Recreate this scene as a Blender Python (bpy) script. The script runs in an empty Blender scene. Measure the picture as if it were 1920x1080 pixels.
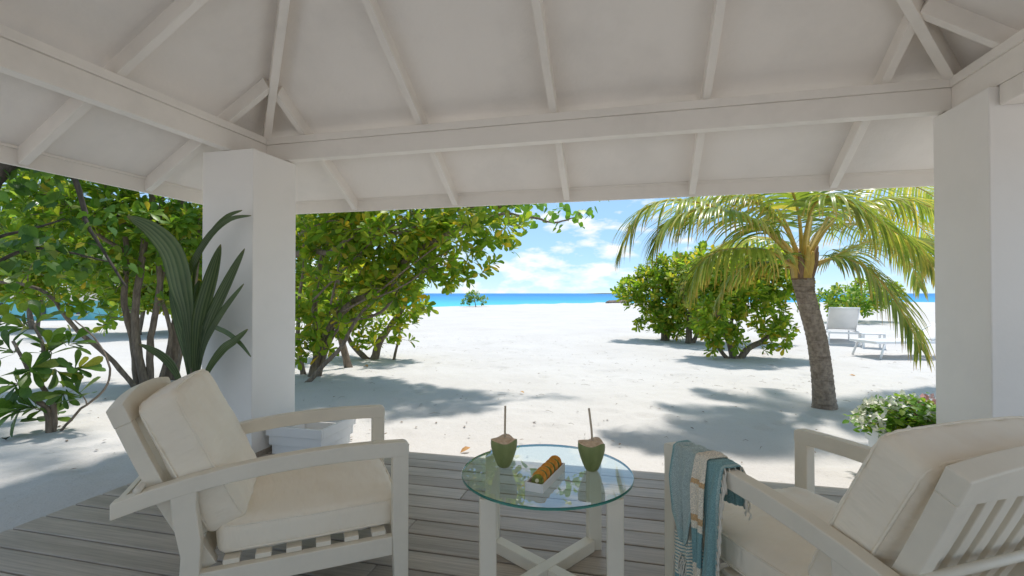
import bpy, bmesh, math, random
import numpy as np
from mathutils import Vector, Matrix

# ------------------------------------------------------------------ camera, sky, sun, exposure
SC = bpy.context.scene
COL = SC.collection
YAW = math.radians(13.6)
CAM_H = 1.25
cam_d = bpy.data.cameras.new('camera')
cam_d.sensor_width = 36.0
cam_d.lens = 17.0
cam_d.clip_start = 0.05
cam_d.clip_end = 20000
cam = bpy.data.objects.new('camera', cam_d)
cam.location = (0, 0, CAM_H)
cam.rotation_euler = (math.radians(90.63), 0, YAW)
COL.objects.link(cam)
SC.camera = cam

SUN_EL, SUN_AZ = math.radians(70), math.radians(14)      # azimuth from +Y towards +X
world = bpy.data.worlds.new('World')
SC.world = world
world.use_nodes = True
wn = world.node_tree.nodes
wl = world.node_tree.links
wn.clear()
w_out = wn.new('ShaderNodeOutputWorld')
w_bg = wn.new('ShaderNodeBackground')
w_bg.inputs['Strength'].default_value = 0.125
w_sky = wn.new('ShaderNodeTexSky')
w_sky.sky_type = 'NISHITA'
w_sky.sun_disc = False
w_sky.sun_elevation = SUN_EL
w_sky.sun_rotation = SUN_AZ
w_sky.air_density = 0.75
w_sky.dust_density = 0.0
w_sky.ozone_density = 5.0
w_tc = wn.new('ShaderNodeTexCoord')
w_map = wn.new('ShaderNodeMapping')
w_map.inputs['Location'].default_value = (3.1, 1.7, 0.35)
w_map.inputs['Scale'].default_value = (11.0, 11.0, 30.0)
w_no = wn.new('ShaderNodeTexNoise')
w_no.inputs['Scale'].default_value = 1.0
w_no.inputs['Detail'].default_value = 7.0
w_no.inputs['Roughness'].default_value = 0.55
w_ra = wn.new('ShaderNodeValToRGB')
w_ra.color_ramp.elements[0].position = 0.51
w_ra.color_ramp.elements[1].position = 0.66
w_mix = wn.new('ShaderNodeMix')
w_mix.data_type = 'RGBA'
w_mix.inputs['B'].default_value = (4.1, 4.1, 4.1, 1)
wl.new(w_tc.outputs['Generated'], w_map.inputs['Vector'])
wl.new(w_map.outputs[0], w_no.inputs['Vector'])
wl.new(w_no.outputs['Fac'], w_ra.inputs['Fac'])
wl.new(w_ra.outputs['Color'], w_mix.inputs['Factor'])
w_veil = wn.new('ShaderNodeMix')                # thin high haze that pales the whole sky evenly
w_veil.data_type = 'RGBA'
w_veil.inputs['Factor'].default_value = 0.75
w_veil.inputs['B'].default_value = (1.35, 2.25, 3.15, 1)
wl.new(w_sky.outputs[0], w_veil.inputs['A'])
wl.new(w_veil.outputs['Result'], w_mix.inputs['A'])
wl.new(w_mix.outputs['Result'], w_bg.inputs['Color'])
wl.new(w_bg.outputs[0], w_out.inputs['Surface'])

sun_d = bpy.data.lights.new('sun', 'SUN')
sun_d.energy = 2.0
sun_d.angle = math.radians(4.0)
sun_d.color = (1.0, 0.945, 0.875)
sun = bpy.data.objects.new('sun', sun_d)
_sd = Vector((math.sin(SUN_AZ) * math.cos(SUN_EL), math.cos(SUN_AZ) * math.cos(SUN_EL), math.sin(SUN_EL)))
sun.rotation_euler = _sd.to_track_quat('Z', 'Y').to_euler()
sun.location = (0, 0, 30)
COL.objects.link(sun)

SC.view_settings.view_transform = 'Standard'
SC.view_settings.look = 'None'
SC.view_settings.gamma = 1.0
SC.view_settings.use_curve_mapping = False
SC.view_settings.exposure = 1.12
SC.render.engine = 'CYCLES'
SC.cycles.use_denoising = True
SC.cycles.max_bounces = 10
SC.cycles.diffuse_bounces = 6
SC.cycles.transparent_max_bounces = 12

random.seed(7)
RNG = np.random.default_rng(11)
R = math.radians
F_ = np.array((-math.sin(YAW), math.cos(YAW), 0.0))
R_ = np.array((math.cos(YAW), math.sin(YAW), 0.0))
FPX = 907.0


def P(px, py, d):
    """A place seen in direction (px, py) of the 1920 frame, d metres in front of the camera."""
    q = F_ * d + R_ * ((px - 960) / FPX * d)
    return np.array((q[0], q[1], CAM_H + (550 - py) / FPX * d))


# ------------------------------------------------------------------ materials
MATS = {}


def srgb(r, g, b):
    f = lambda c: (c / 255 / 12.92) if c / 255 <= 0.04045 else ((c / 255 + 0.055) / 1.055) ** 2.4
    return (f(r), f(g), f(b))


def new_mat(name):
    m = bpy.data.materials.new(name)
    m.use_nodes = True
    nt = m.node_tree
    bs = nt.nodes['Principled BSDF']
    MATS[name] = m
    return m, nt.nodes, nt.links, bs


def noise(N, L, scale, detail=4, rough=0.55, vec=None, mapping=None, coord='Object'):
    t = N.new('ShaderNodeTexNoise')
    t.inputs['Scale'].default_value = scale
    t.inputs['Detail'].default_value = detail
    t.inputs['Roughness'].default_value = rough
    if vec is None:
        tc = N.new('ShaderNodeTexCoord')
        vec = tc.outputs[coord]
    if mapping:
        mp = N.new('ShaderNodeMapping')
        mp.inputs['Scale'].default_value = mapping
        L.new(vec, mp.inputs['Vector'])
        vec = mp.outputs[0]
    L.new(vec, t.inputs['Vector'])
    return t


def mixc(N, L, fac, a, b, blend='MIX'):
    m = N.new('ShaderNodeMix')
    m.data_type = 'RGBA'
    m.blend_type = blend
    for key, v in (('Factor', fac), ('A', a), ('B', b)):
        if isinstance(v, (int, float)):
            m.inputs[key].default_value = v
        elif isinstance(v, tuple):
            m.inputs[key].default_value = (*v[:3], 1)
        else:
            L.new(v, m.inputs[key])
    return m.outputs['Result']


def ramp(N, L, fac, stops, interp='LINEAR'):
    r = N.new('ShaderNodeValToRGB')
    r.color_ramp.interpolation = interp
    while len(r.color_ramp.elements) < len(stops):
        r.color_ramp.elements.new(0.5)
    for e, (p, c) in zip(r.color_ramp.elements, stops):
        e.position = p
        e.color = (*c, 1) if len(c) == 3 else c
    L.new(fac, r.inputs['Fac'])
    return r.outputs['Color']


def bump(N, L, bs, height, strength=0.3, dist=0.01, prev=None):
    b = N.new('ShaderNodeBump')
    b.inputs['Strength'].default_value = strength
    b.inputs['Distance'].default_value = dist
    L.new(height, b.inputs['Height'])
    if prev is not None:
        L.new(prev, b.inputs['Normal'])
    L.new(b.outputs[0], bs.inputs['Normal'])
    return b.outputs[0]


def paint(name, col, rough=0.55, var=0.08, scale=3.0, fine=120.0, bstr=0.12, dirt=None):
    m, N, L, bs = new_mat(name)
    n1 = noise(N, L, scale, 6, 0.6)
    dark = tuple(c * (1 - var * 2.2) for c in col)
    lite = tuple(min(1, c * (1 + var * 0.6)) for c in col)
    c = ramp(N, L, n1.outputs['Fac'], [(0.25, dark if dirt is None else dirt), (0.52, col), (0.8, lite)])
    L.new(c, bs.inputs['Base Color'])
    bs.inputs['Roughness'].default_value = rough
    n2 = noise(N, L, fine, 5, 0.6)
    bump(N, L, bs, n2.outputs['Fac'], bstr, 0.004)
    return m


paint('white_paint', (0.86, 0.805, 0.74), 0.5, 0.05, 2.5, 60, 0.10)
paint('ceiling_board', (0.86, 0.805, 0.75), 0.75, 0.06, 1.1, 34, 0.6)
paint('plaster', (0.85, 0.815, 0.77), 0.85, 0.03, 1.5, 45, 0.18)
paint('planter_paint', (0.80, 0.80, 0.79), 0.5, 0.03, 3, 80, 0.08)
paint('chair_paint', (0.81, 0.735, 0.61), 0.5, 0.04, 5, 90, 0.06)
paint('straw', (0.62, 0.50, 0.36), 0.6, 0.05, 30, 200, 0.05)
paint('tray_white', (0.80, 0.78, 0.74), 0.4, 0.02, 8, 90, 0.05)
paint('sling', (0.80, 0.78, 0.75), 0.8, 0.03, 5, 300, 0.2)
paint('lounger_white', (0.82, 0.82, 0.82), 0.4, 0.02, 5, 100, 0.03)
paint('turquoise', (0.20, 0.60, 0.68), 0.5, 0.08, 1.5, 40, 0.05)
paint('dark_glass', (0.03, 0.05, 0.06), 0.15, 0.05, 3, 40, 0.02)
paint('hut_roof', (0.35, 0.33, 0.30), 0.8, 0.15, 2, 30, 0.2)
paint('tassel', (0.74, 0.69, 0.60), 0.9, 0.06, 20, 300, 0.3)
paint('rock', (0.20, 0.15, 0.12), 0.9, 0.3, 2, 8, 0.5)
paint('deck_shade_soil', (0.015, 0.013, 0.012), 0.9, 0.2, 3, 20, 0.2)  # near-black: shade under the boards put into the colour; also planter soil
paint('island_far', (0.30, 0.28, 0.22), 0.9, 0.2, 0.05, 1, 0.1)


def mat_cushion():
    m, N, L, bs = new_mat('cushion_fabric')
    n1 = noise(N, L, 4.0, 5)
    c = ramp(N, L, n1.outputs['Fac'], [(0.3, (0.87, 0.755, 0.60)), (0.6, (0.92, 0.82, 0.67))])
    L.new(c, bs.inputs['Base Color'])
    bs.inputs['Roughness'].default_value = 0.78
    bs.inputs['Sheen Weight'].default_value = 0.25
    n2 = noise(N, L, 1.0, 3, 0.5, mapping=(7, 26, 7))
    n3 = noise(N, L, 700.0, 2)
    b1 = bump(N, L, bs, n2.outputs['Fac'], 0.55, 0.016)
    bump(N, L, bs, n3.outputs['Fac'], 0.12, 0.002, b1)


mat_cushion()


def mat_wood():
    m, N, L, bs = new_mat('deck_wood')
    tc = N.new('ShaderNodeTexCoord')
    oi = N.new('ShaderNodeObjectInfo')
    ad = N.new('ShaderNodeVectorMath')
    ad.operation = 'MULTIPLY_ADD'
    ad.inputs[1].default_value = (1, 1, 1)
    cm = N.new('ShaderNodeCombineXYZ')
    mu = N.new('ShaderNodeMath')
    mu.operation = 'MULTIPLY'
    mu.inputs[1].default_value = 37.0
    L.new(oi.outputs['Random'], mu.inputs[0])
    L.new(mu.outputs[0], cm.inputs[0])
    L.new(mu.outputs[0], cm.inputs[1])
    L.new(tc.outputs['Object'], ad.inputs[0])
    L.new(cm.outputs[0], ad.inputs[2])
    v = ad.outputs[0]
    grain = noise(N, L, 1.0, 6, 0.65, vec=v, mapping=(2.2, 90, 90))
    blot = noise(N, L, 1.0, 5, 0.6, vec=v, mapping=(1.3, 7, 7))
    base = ramp(N, L, oi.outputs['Random'], [(0.0, (0.40, 0.345, 0.30)), (0.5, (0.50, 0.445, 0.395)), (1.0, (0.59, 0.54, 0.49))])
    g = ramp(N, L, grain.outputs['Fac'], [(0.3, (0.72, 0.70, 0.68)), (0.62, (1.08, 1.06, 1.04))])
    b = ramp(N, L, blot.outputs['Fac'], [(0.30, (0.78, 0.76, 0.72)), (0.6, (1.05, 1.03, 1.0))])
    c = mixc(N, L, 1.0, base, g, 'MULTIPLY')
    c = mixc(N, L, 1.0, c, b, 'MULTIPLY')
    L.new(c, bs.inputs['Base Color'])
    bs.inputs['Roughness'].default_value = 0.45
    bump(N, L, bs, grain.outputs['Fac'], 0.45, 0.004)


mat_wood()


def mat_sand():
    m, N, L, bs = new_mat('sand')
    a = noise(N, L, 0.5, 6, 0.6)
    f = noise(N, L, 900.0, 2, 0.7)
    sp = noise(N, L, 55.0, 3, 0.75)
    c = ramp(N, L, a.outputs['Fac'], [(0.3, (0.555, 0.535, 0.515)), (0.65, (0.605, 0.59, 0.575))])
    s2 = ramp(N, L, sp.outputs['Fac'], [(0.27, (0.55, 0.52, 0.48)), (0.40, (1, 1, 1))])
    s = ramp(N, L, f.outputs['Fac'], [(0.3, (0.86, 0.85, 0.83)), (0.6, (1, 1, 1))])
    c = mixc(N, L, 1.0, c, s, 'MULTIPLY')
    c = mixc(N, L, 0.55, c, s2, 'MULTIPLY')
    L.new(c, bs.inputs['Base Color'])
    bs.inputs['Roughness'].default_value = 0.95
    bs.inputs['Specular IOR Level'].default_value = 0.1
    b1 = noise(N, L, 9.0, 6, 0.65)
    n = bump(N, L, bs, b1.outputs['Fac'], 0.45, 0.035)
    b2 = noise(N, L, 70.0, 4, 0.6)
    bump(N, L, bs, b2.outputs['Fac'], 0.35, 0.006, n)


mat_sand()


def mat_sea():
    m, N, L, bs = new_mat('sea_water')
    tc = N.new('ShaderNodeTexCoord')
    sx = N.new('ShaderNodeSeparateXYZ')
    L.new(tc.outputs['Object'], sx.inputs[0])
    mr = N.new('ShaderNodeMapRange')
    mr.inputs['From Min'].default_value = 60
    mr.inputs['From Max'].default_value = 420
    L.new(sx.outputs['Y'], mr.inputs['Value'])
    c = ramp(N, L, mr.outputs[0], [(0.0, (0.07, 0.50, 0.62)), (0.25, (0.03, 0.29, 0.55)), (1.0, (0.016, 0.19, 0.47))])
    L.new(c, bs.inputs['Base Color'])
    bs.inputs['Roughness'].default_value = 0.45
    bs.inputs['Specular IOR Level'].default_value = 0.12
    w = noise(N, L, 1.0, 4, 0.6, mapping=(0.25, 0.6, 1))
    bump(N, L, bs, w.outputs['Fac'], 0.5, 0.25)


mat_sea()


def mat_leaf(name, stops, transl=0.45, rough=0.38, tip=None):
    m, N, L, bs = new_mat(name)
    geo = N.new('ShaderNodeNewGeometry')
    oi = N.new('ShaderNodeObjectInfo')
    ad = N.new('ShaderNodeMath')
    ad.operation = 'ADD'
    fr = N.new('ShaderNodeMath')
    fr.operation = 'FRACT'
    L.new(geo.outputs['Random Per Island'], ad.inputs[0])
    L.new(oi.outputs['Random'], ad.inputs[1])
    L.new(ad.outputs[0], fr.inputs[0])
    c = ramp(N, L, fr.outputs[0], stops)
    n = noise(N, L, 14.0, 3)
    v = ramp(N, L, n.outputs['Fac'], [(0.3, (0.78, 0.8, 0.75)), (0.7, (1.1, 1.1, 1.05))])
    c = mixc(N, L, 1.0, c, v, 'MULTIPLY')
    if tip:
        at = N.new('ShaderNodeAttribute')
        at.attribute_name = 'along'
        k = ramp(N, L, at.outputs['Fac'], [(tip[1], (0, 0, 0)), (tip[2], (1, 1, 1))])
        c = mixc(N, L, k, c, tip[0])
    if name == 'seedling_leaf':
        rb = N.new('ShaderNodeAttribute')
        rb.attribute_name = 'rib'
        c = mixc(N, L, rb.outputs['Fac'], c, (0.19, 0.25, 0.12))
    L.new(c, bs.inputs['Base Color'])
    bs.inputs['Roughness'].default_value = rough
    bs.inputs['Specular IOR Level'].default_value = 0.45
    tr = N.new('ShaderNodeBsdfTranslucent')
    tcol = mixc(N, L, 1.0, c, (1.25, 1.15, 0.45), 'MULTIPLY')
    L.new(tcol, tr.inputs['Color'])
    mx = N.new('ShaderNodeMixShader')
    mx.inputs[0].default_value = transl
    L.new(bs.outputs[0], mx.inputs[1])
    L.new(tr.outputs[0], mx.inputs[2])
    L.new(mx.outputs[0], N['Material Output'].inputs['Surface'])
    return m


mat_leaf('leaf_bright', [(0.0, (0.13, 0.25, 0.03)), (0.3, (0.20, 0.36, 0.045)), (0.6, (0.30, 0.44, 0.06)), (0.85, (0.44, 0.50, 0.08)), (0.93, (0.48, 0.46, 0.08)), (1.0, (0.60, 0.44, 0.06))], 0.68)
mat_leaf('leaf_mid', [(0.0, (0.10, 0.21, 0.03)), (0.4, (0.17, 0.33, 0.045)), (0.8, (0.28, 0.42, 0.06)), (0.96, (0.44, 0.48, 0.08)), (1.0, (0.56, 0.42, 0.06))], 0.58)
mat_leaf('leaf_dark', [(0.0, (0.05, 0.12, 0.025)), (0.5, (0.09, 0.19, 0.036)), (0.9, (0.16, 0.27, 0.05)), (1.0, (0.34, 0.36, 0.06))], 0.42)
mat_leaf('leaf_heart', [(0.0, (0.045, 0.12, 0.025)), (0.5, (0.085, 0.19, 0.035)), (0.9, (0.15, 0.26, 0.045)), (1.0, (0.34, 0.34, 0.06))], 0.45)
mat_leaf('leaf_hedge', [(0.0, (0.10, 0.24, 0.03)), (0.5, (0.17, 0.36, 0.045)), (0.9, (0.27, 0.43, 0.06)), (1.0, (0.44, 0.46, 0.08))], 0.5)
mat_leaf('palm_leaf', [(0.0, (0.19, 0.29, 0.065)), (0.5, (0.30, 0.40, 0.10)), (0.85, (0.43, 0.48, 0.15)), (1.0, (0.60, 0.54, 0.18))], 0.5, 0.28, tip=((0.60, 0.34, 0.11), 0.74, 1.0))
mat_leaf('frond_stalk', [(0.0, (0.45, 0.32, 0.06)), (1.0, (0.58, 0.38, 0.09))], 0.0, 0.45)
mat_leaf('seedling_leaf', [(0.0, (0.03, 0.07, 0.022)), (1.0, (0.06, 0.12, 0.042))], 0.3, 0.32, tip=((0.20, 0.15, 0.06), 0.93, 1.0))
mat_leaf('petal_white', [(0.0, (0.86, 0.87, 0.74)), (1.0, (0.90, 0.90, 0.86))], 0.0, 0.6)
mat_leaf('petal_pink', [(0.0, (0.78, 0.42, 0.46)), (1.0, (0.82, 0.50, 0.54))], 0.0, 0.6)
mat_leaf('dry_leaf', [(0.0, (0.50, 0.22, 0.08)), (1.0, (0.58, 0.36, 0.16))], 0.15, 0.7)


def mat_bark(name, c0, c1, ring=0.0):
    m, N, L, bs = new_mat(name)
    n = noise(N, L, 1.0, 6, 0.65, mapping=(30, 30, 7) if not ring else (22, 22, 16))
    c = ramp(N, L, n.outputs['Fac'], [(0.28, c0), (0.68, c1)])
    if ring:
        g = noise(N, L, 1.0, 5, 0.7, mapping=(3.5, 3.5, 22))
        k = ramp(N, L, g.outputs['Fac'], [(0.36, (0.42, 0.38, 0.35)), (0.47, (1, 1, 1)), (0.62, (0.8, 0.78, 0.76))])
        c = mixc(N, L, 0.8, c, k, 'MULTIPLY')
    L.new(c, bs.inputs['Base Color'])
    bs.inputs['Roughness'].default_value = 0.9
    bump(N, L, bs, n.outputs['Fac'], 0.7, 0.012)


mat_bark('bark', (0.10, 0.075, 0.055), (0.30, 0.235, 0.18))
mat_bark('bark_dark', (0.03, 0.025, 0.02), (0.10, 0.08, 0.065))
mat_bark('palm_bark', (0.16, 0.12, 0.09), (0.42, 0.335, 0.26), 1.0)
mat_bark('palm_fibre', (0.10, 0.06, 0.035), (0.30, 0.18, 0.10))


def mat_glass():
    m, N, L, bs = new_mat('table_glass')
    N.remove(bs)
    fr = N.new('ShaderNodeFresnel')
    fr.inputs['IOR'].default_value = 2.3
    gl = N.new('ShaderNodeBsdfGlossy')
    gl.inputs['Roughness'].default_value = 0.0
    gl.inputs['Color'].default_value = (1, 1, 1, 1)
    tr = N.new('ShaderNodeBsdfTransparent')
    tr.inputs['Color'].default_value = (0.93, 0.985, 0.965, 1)
    mx = N.new('ShaderNodeMixShader')
    ge = N.new('ShaderNodeNewGeometry')
    sb = N.new('ShaderNodeMath')
    sb.operation = 'SUBTRACT'
    sb.inputs[0].default_value = 1.0
    L.new(ge.outputs['Backfacing'], sb.inputs[1])
    ml = N.new('ShaderNodeMath')
    ml.operation = 'MULTIPLY'
    L.new(fr.outputs[0], ml.inputs[0])
    L.new(sb.outputs[0], ml.inputs[1])
    L.new(ml.outputs[0], mx.inputs[0])
    L.new(tr.outputs[0], mx.inputs[1])
    L.new(gl.outputs[0], mx.inputs[2])
    L.new(mx.outputs[0], N['Material Output'].inputs['Surface'])
    m2, N, L, bs = new_mat('glass_edge')
    bs.inputs['Base Color'].default_value = (0.02, 0.16, 0.125, 1)
    bs.inputs['Roughness'].default_value = 0.12
    bs.inputs['Transmission Weight'].default_value = 0.25


mat_glass()


def mat_coconut():
    m, N, L, bs = new_mat('coconut_husk')
    n = noise(N, L, 1.0, 5, 0.6, mapping=(28, 28, 6))
    c = ramp(N, L, n.outputs['Fac'], [(0.3, (0.19, 0.23, 0.075)), (0.6, (0.26, 0.295, 0.11)), (0.85, (0.36, 0.38, 0.18))])
    L.new(c, bs.inputs['Base Color'])
    bs.inputs['Roughness'].default_value = 0.42
    bump(N, L, bs, n.outputs['Fac'], 0.15, 0.004)
    m, N, L, bs = new_mat('coconut_cut')
    n = noise(N, L, 60.0, 4)
    c = ramp(N, L, n.outputs['Fac'], [(0.3, (0.55, 0.36, 0.22)), (0.7, (0.78, 0.60, 0.42))])
    L.new(c, bs.inputs['Base Color'])
    bs.inputs['Roughness'].default_value = 0.7
    m, N, L, bs = new_mat('orange_flesh')
    n = noise(N, L, 90.0, 4)
    c = ramp(N, L, n.outputs['Fac'], [(0.3, (0.62, 0.22, 0.02)), (0.7, (0.82, 0.36, 0.04))])
    L.new(c, bs.inputs['Base Color'])
    bs.inputs['Roughness'].default_value = 0.35
    bump(N, L, bs, n.outputs['Fac'], 0.3, 0.002)
    m, N, L, bs = new_mat('kiwi_flesh')
    n = noise(N, L, 70.0, 3)
    c = ramp(N, L, n.outputs['Fac'], [(0.3, (0.10, 0.12, 0.015)), (0.7, (0.26, 0.30, 0.03))])
    L.new(c, bs.inputs['Base Color'])
    bs.inputs['Roughness'].default_value = 0.35
    paint('kiwi_core', (0.75, 0.70, 0.45), 0.4, 0.03, 30, 90, 0.05)


mat_coconut()


def mat_towel(name, kind):
    m, N, L, bs = new_mat(name)
    uv = N.new('ShaderNodeUVMap')
    sx = N.new('ShaderNodeSeparateXYZ')
    L.new(uv.outputs[0], sx.inputs[0])
    teal, pale, cream, tan = (0.19, 0.335, 0.345), (0.33, 0.45, 0.44), (0.72, 0.65, 0.53), (0.56, 0.36, 0.18)
    heather = (0.37, 0.45, 0.435)
    if kind == 'flap':          # heathered panel with a plain teal selvedge
        c = ramp(N, L, sx.outputs[0], [(0, teal), (0.07, pale), (0.10, heather)], 'CONSTANT')
        c2 = ramp(N, L, sx.outputs[1], [(0, (0, 0, 0)), (0.90, (1, 1, 1))], 'CONSTANT')
        c = mixc(N, L, c2, c, pale)
    elif kind == 'base':        # broad bands across the length, a finely striped band in the lower half
        st = N.new('ShaderNodeTexWave')
        st.wave_type = 'BANDS'
        st.bands_direction = 'Y'
        st.inputs['Scale'].default_value = 20.0
        st.inputs['Distortion'].default_value = 0.15
        L.new(uv.outputs[0], st.inputs['Vector'])
        fine = ramp(N, L, st.outputs['Fac'], [(0, teal), (0.40, cream)], 'CONSTANT')
        band = ramp(N, L, sx.outputs[1], [(0, teal), (0.38, cream), (0.44, tan), (0.455, cream), (0.52, teal), (0.58, (0.42, 0.38, 0.30)), (0.86, teal)], 'CONSTANT')
        k = ramp(N, L, sx.outputs[1], [(0, (0, 0, 0)), (0.66, (1, 1, 1)), (0.86, (0, 0, 0))], 'CONSTANT')
        c = mixc(N, L, k, band, fine)
    elif kind == 'strip':
        c = ramp(N, L, sx.outputs[1], [(0, cream), (0.40, tan), (0.425, cream), (0.57, tan), (0.60, cream), (0.635, teal), (0.80, cream), (0.87, tan), (0.885, cream)], 'CONSTANT')
    else:
        c = ramp(N, L, sx.outputs[0], [(0, teal), (0.86, pale), (0.95, teal)], 'CONSTANT')
    ch = N.new('ShaderNodeTexChecker')
    ch.inputs['Scale'].default_value = 110.0
    ch.inputs['Color1'].default_value = (0.80, 0.80, 0.80, 1)
    ch.inputs['Color2'].default_value = (1.25, 1.25, 1.25, 1)
    L.new(uv.outputs[0], ch.inputs['Vector'])
    nz = noise(N, L, 260.0, 2, 0.6)
    spk = ramp(N, L, nz.outputs['Fac'], [(0.40, (0.85, 0.85, 0.85)), (0.62, (1.45, 1.4, 1.35))])
    c = mixc(N, L, 0.6, c, ch.outputs['Color'], 'MULTIPLY')
    c = mixc(N, L, 0.8, c, spk, 'MULTIPLY')
    L.new(c, bs.inputs['Base Color'])
    bs.inputs['Roughness'].default_value = 0.92
    bs.inputs['Sheen Weight'].default_value = 0.15
    bump(N, L, bs, nz.outputs['Fac'], 0.5, 0.003)


for k in ('flap', 'base', 'strip', 'tail'):
    mat_towel('towel_' + k, k)


# ------------------------------------------------------------------ mesh helpers
class MB:
    def __init__(s):
        s.v, s.f, s.uv = [], [], None

    def quad_loop(s, a, b):
        n = len(a)
        for i in range(n):
            s.f.append((a[i], a[(i + 1) % n], b[(i + 1) % n], b[i]))

    def add(s, pts):
        i0 = len(s.v)
        s.v.extend([tuple(map(float, p)) for p in pts])
        return list(range(i0, len(s.v)))

    def box(s, lo, hi, M=None):
        c = [(x, y, z) for z in (lo[2], hi[2]) for (x, y) in ((lo[0], lo[1]), (hi[0], lo[1]), (hi[0], hi[1]), (lo[0], hi[1]))]
        if M is not None:
            c = [M @ Vector(p) for p in c]
        i = s.add(c)
        s.f += [(i[3], i[2], i[1], i[0]), (i[4], i[5], i[6], i[7])]
        for k in range(4):
            s.f.append((i[k], i[(k + 1) % 4], i[4 + (k + 1) % 4], i[4 + k]))
        return s

    def prism(s, poly, axis, a, b):
        """2D polygon extruded along an axis: poly in the two other axes."""
        def mk(p, t):
            q = list(p)
            q.insert(axis, t)
            return q
        A = s.add([mk(p, a) for p in poly])
        B = s.add([mk(p, b) for p in poly])
        s.f.append(tuple(reversed(A)))
        s.f.append(tuple(B))
        s.quad_loop(A, B)
        return s

    def bar(s, p0, p1, w, h, up=(0, 0, 1)):
        """Timber whose bottom centre line runs p0 to p1."""
        p0, p1 = np.array(p0, float), np.array(p1, float)
        t = (p1 - p0) / np.linalg.norm(p1 - p0)
        sd = np.cross(t, np.array(up, float))
        sd /= np.linalg.norm(sd)
        u = np.cross(sd, t)
        ring = lambda p: [p - sd * w / 2, p + sd * w / 2, p + sd * w / 2 + u * h, p - sd * w / 2 + u * h]
        A, B = s.add(ring(p0)), s.add(ring(p1))
        s.f += [tuple(reversed(A)), tuple(B)]
        s.quad_loop(A, B)
        return s

    def tube(s, pts, rad, n=6, cap=True, wob=0.0):
        pts = [np.array(p, float) for p in pts]
        if isinstance(rad, (int, float)):
            rad = [rad] * len(pts)
        t0 = pts[1] - pts[0]
        ref = np.array((0, 0, 1.0)) if abs(t0[2]) < 0.9 * np.linalg.norm(t0) else np.array((1.0, 0, 0))
        prev = None
        u = None
        rings = []
        for i, p in enumerate(pts):
            t = pts[min(i + 1, len(pts) - 1)] - pts[max(i - 1, 0)]
            t = t / (np.linalg.norm(t) + 1e-9)
            if u is None:
                u = np.cross(t, ref)
            u = u - t * np.dot(u, t)
            u /= (np.linalg.norm(u) + 1e-9)
            w = np.cross(t, u)
            r = rad[i]
            ring = s.add([p + (u * math.cos(2 * math.pi * k / n) + w * math.sin(2 * math.pi * k / n)) * r * (1 + (random.uniform(-wob, wob) if wob else 0)) for k in range(n)])
            if prev:
                s.quad_loop(prev, ring)
            rings.append(ring)
            prev = ring
        if cap:
            s.f.append(tuple(reversed(rings[0])))
            s.f.append(tuple(rings[-1]))
        return s

    def lathe(s, prof, n=32, c=(0, 0, 0)):
        rings = []
        for r, z in prof:
            rings.append(s.add([(c[0] + r * math.cos(2 * math.pi * k / n), c[1] + r * math.sin(2 * math.pi * k / n), c[2] + z) for k in range(n)]))
        for a, b in zip(rings, rings[1:]):
            s.quad_loop(a, b)
        s.f.append(tuple(reversed(rings[0])))
        s.f.append(tuple(rings[-1]))
        return s

    def mesh(s, name, mat, smooth=False):
        me = bpy.data.meshes.new(name)
        me.from_pydata(s.v, [], s.f)
        me.materials.append(MATS[mat])
        if smooth:
            me.shade_smooth()
        me.update()
        return me

    def build(s, name, mat, parent=None, smooth=False, bevel=0.0, seg=2):
        o = link(name, s.mesh(name, mat, smooth), parent)
        if bevel:
            b = o.modifiers.new('bevel', 'BEVEL')
            b.width = bevel
            b.segments = seg
            b.limit_method = 'ANGLE'
            b.angle_limit = R(35)
        return o


def link(name, data, parent=None):
    o = bpy.data.objects.new(name, data)
    COL.objects.link(o)
    if parent is not None:
        o.parent = parent
    return o


def tag(o, label=None, cat=None, group=None, kind=None):
    if label:
        o['label'] = label
    if cat:
        o['category'] = cat
    if group:
        o['group'] = group
    if kind:
        o['kind'] = kind
    return o


def thing(name, label, cat, loc=(0, 0, 0), rotz=0.0, group=None):
    o = bpy.data.objects.new(name, None)
    o.empty_display_size = 0.1
    COL.objects.link(o)
    o.location = Vector([float(c) for c in loc])
    o.rotation_euler = (0, 0, rotz)
    return tag(o, label, cat, group)


def copy_tree(o, parent=None):
    c = o.copy()
    COL.objects.link(c)
    c.parent = parent
    for ch in list(o.children):
        copy_tree(ch, c)
    return c


def np_mesh(name, verts, faces, mat, smooth=False, along=None):
    """verts (n,3), faces (m,4) arrays."""
    me = bpy.data.meshes.new(name)
    me.vertices.add(len(verts))
    me.vertices.foreach_set('co', np.asarray(verts, np.float32).ravel())
    k = faces.shape[1]
    me.loops.add(faces.size)
    me.loops.foreach_set('vertex_index', faces.astype(np.int32).ravel())
    me.polygons.add(len(faces))
    me.polygons.foreach_set('loop_start', np.arange(0, faces.size, k, dtype=np.int32))
    me.polygons.foreach_set('loop_total', np.full(len(faces), k, np.int32))
    me.update(calc_edges=True)
    me.materials.append(MATS[mat])
    if along is not None:
        at = me.attributes.new('along', 'FLOAT', 'POINT')
        at.data.foreach_set('value', np.asarray(along, np.float32))
    if smooth:
        me.shade_smooth()
    return me


def smooth_noise2(x, y, seed, cell):
    rg = np.random.default_rng(seed)
    tab = rg.random((256, 256))
    xi, yi = x / cell, y / cell
    x0, y0 = np.floor(xi).astype(int), np.floor(yi).astype(int)
    fx, fy = xi - x0, yi - y0
    fx, fy = fx * fx * (3 - 2 * fx), fy * fy * (3 - 2 * fy)
    g = lambda a, b: tab[a % 256, b % 256]
    return (g(x0, y0) * (1 - fx) + g(x0 + 1, y0) * fx) * (1 - fy) + (g(x0, y0 + 1) * (1 - fx) + g(x0 + 1, y0 + 1) * fx) * fy - 0.5


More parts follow.
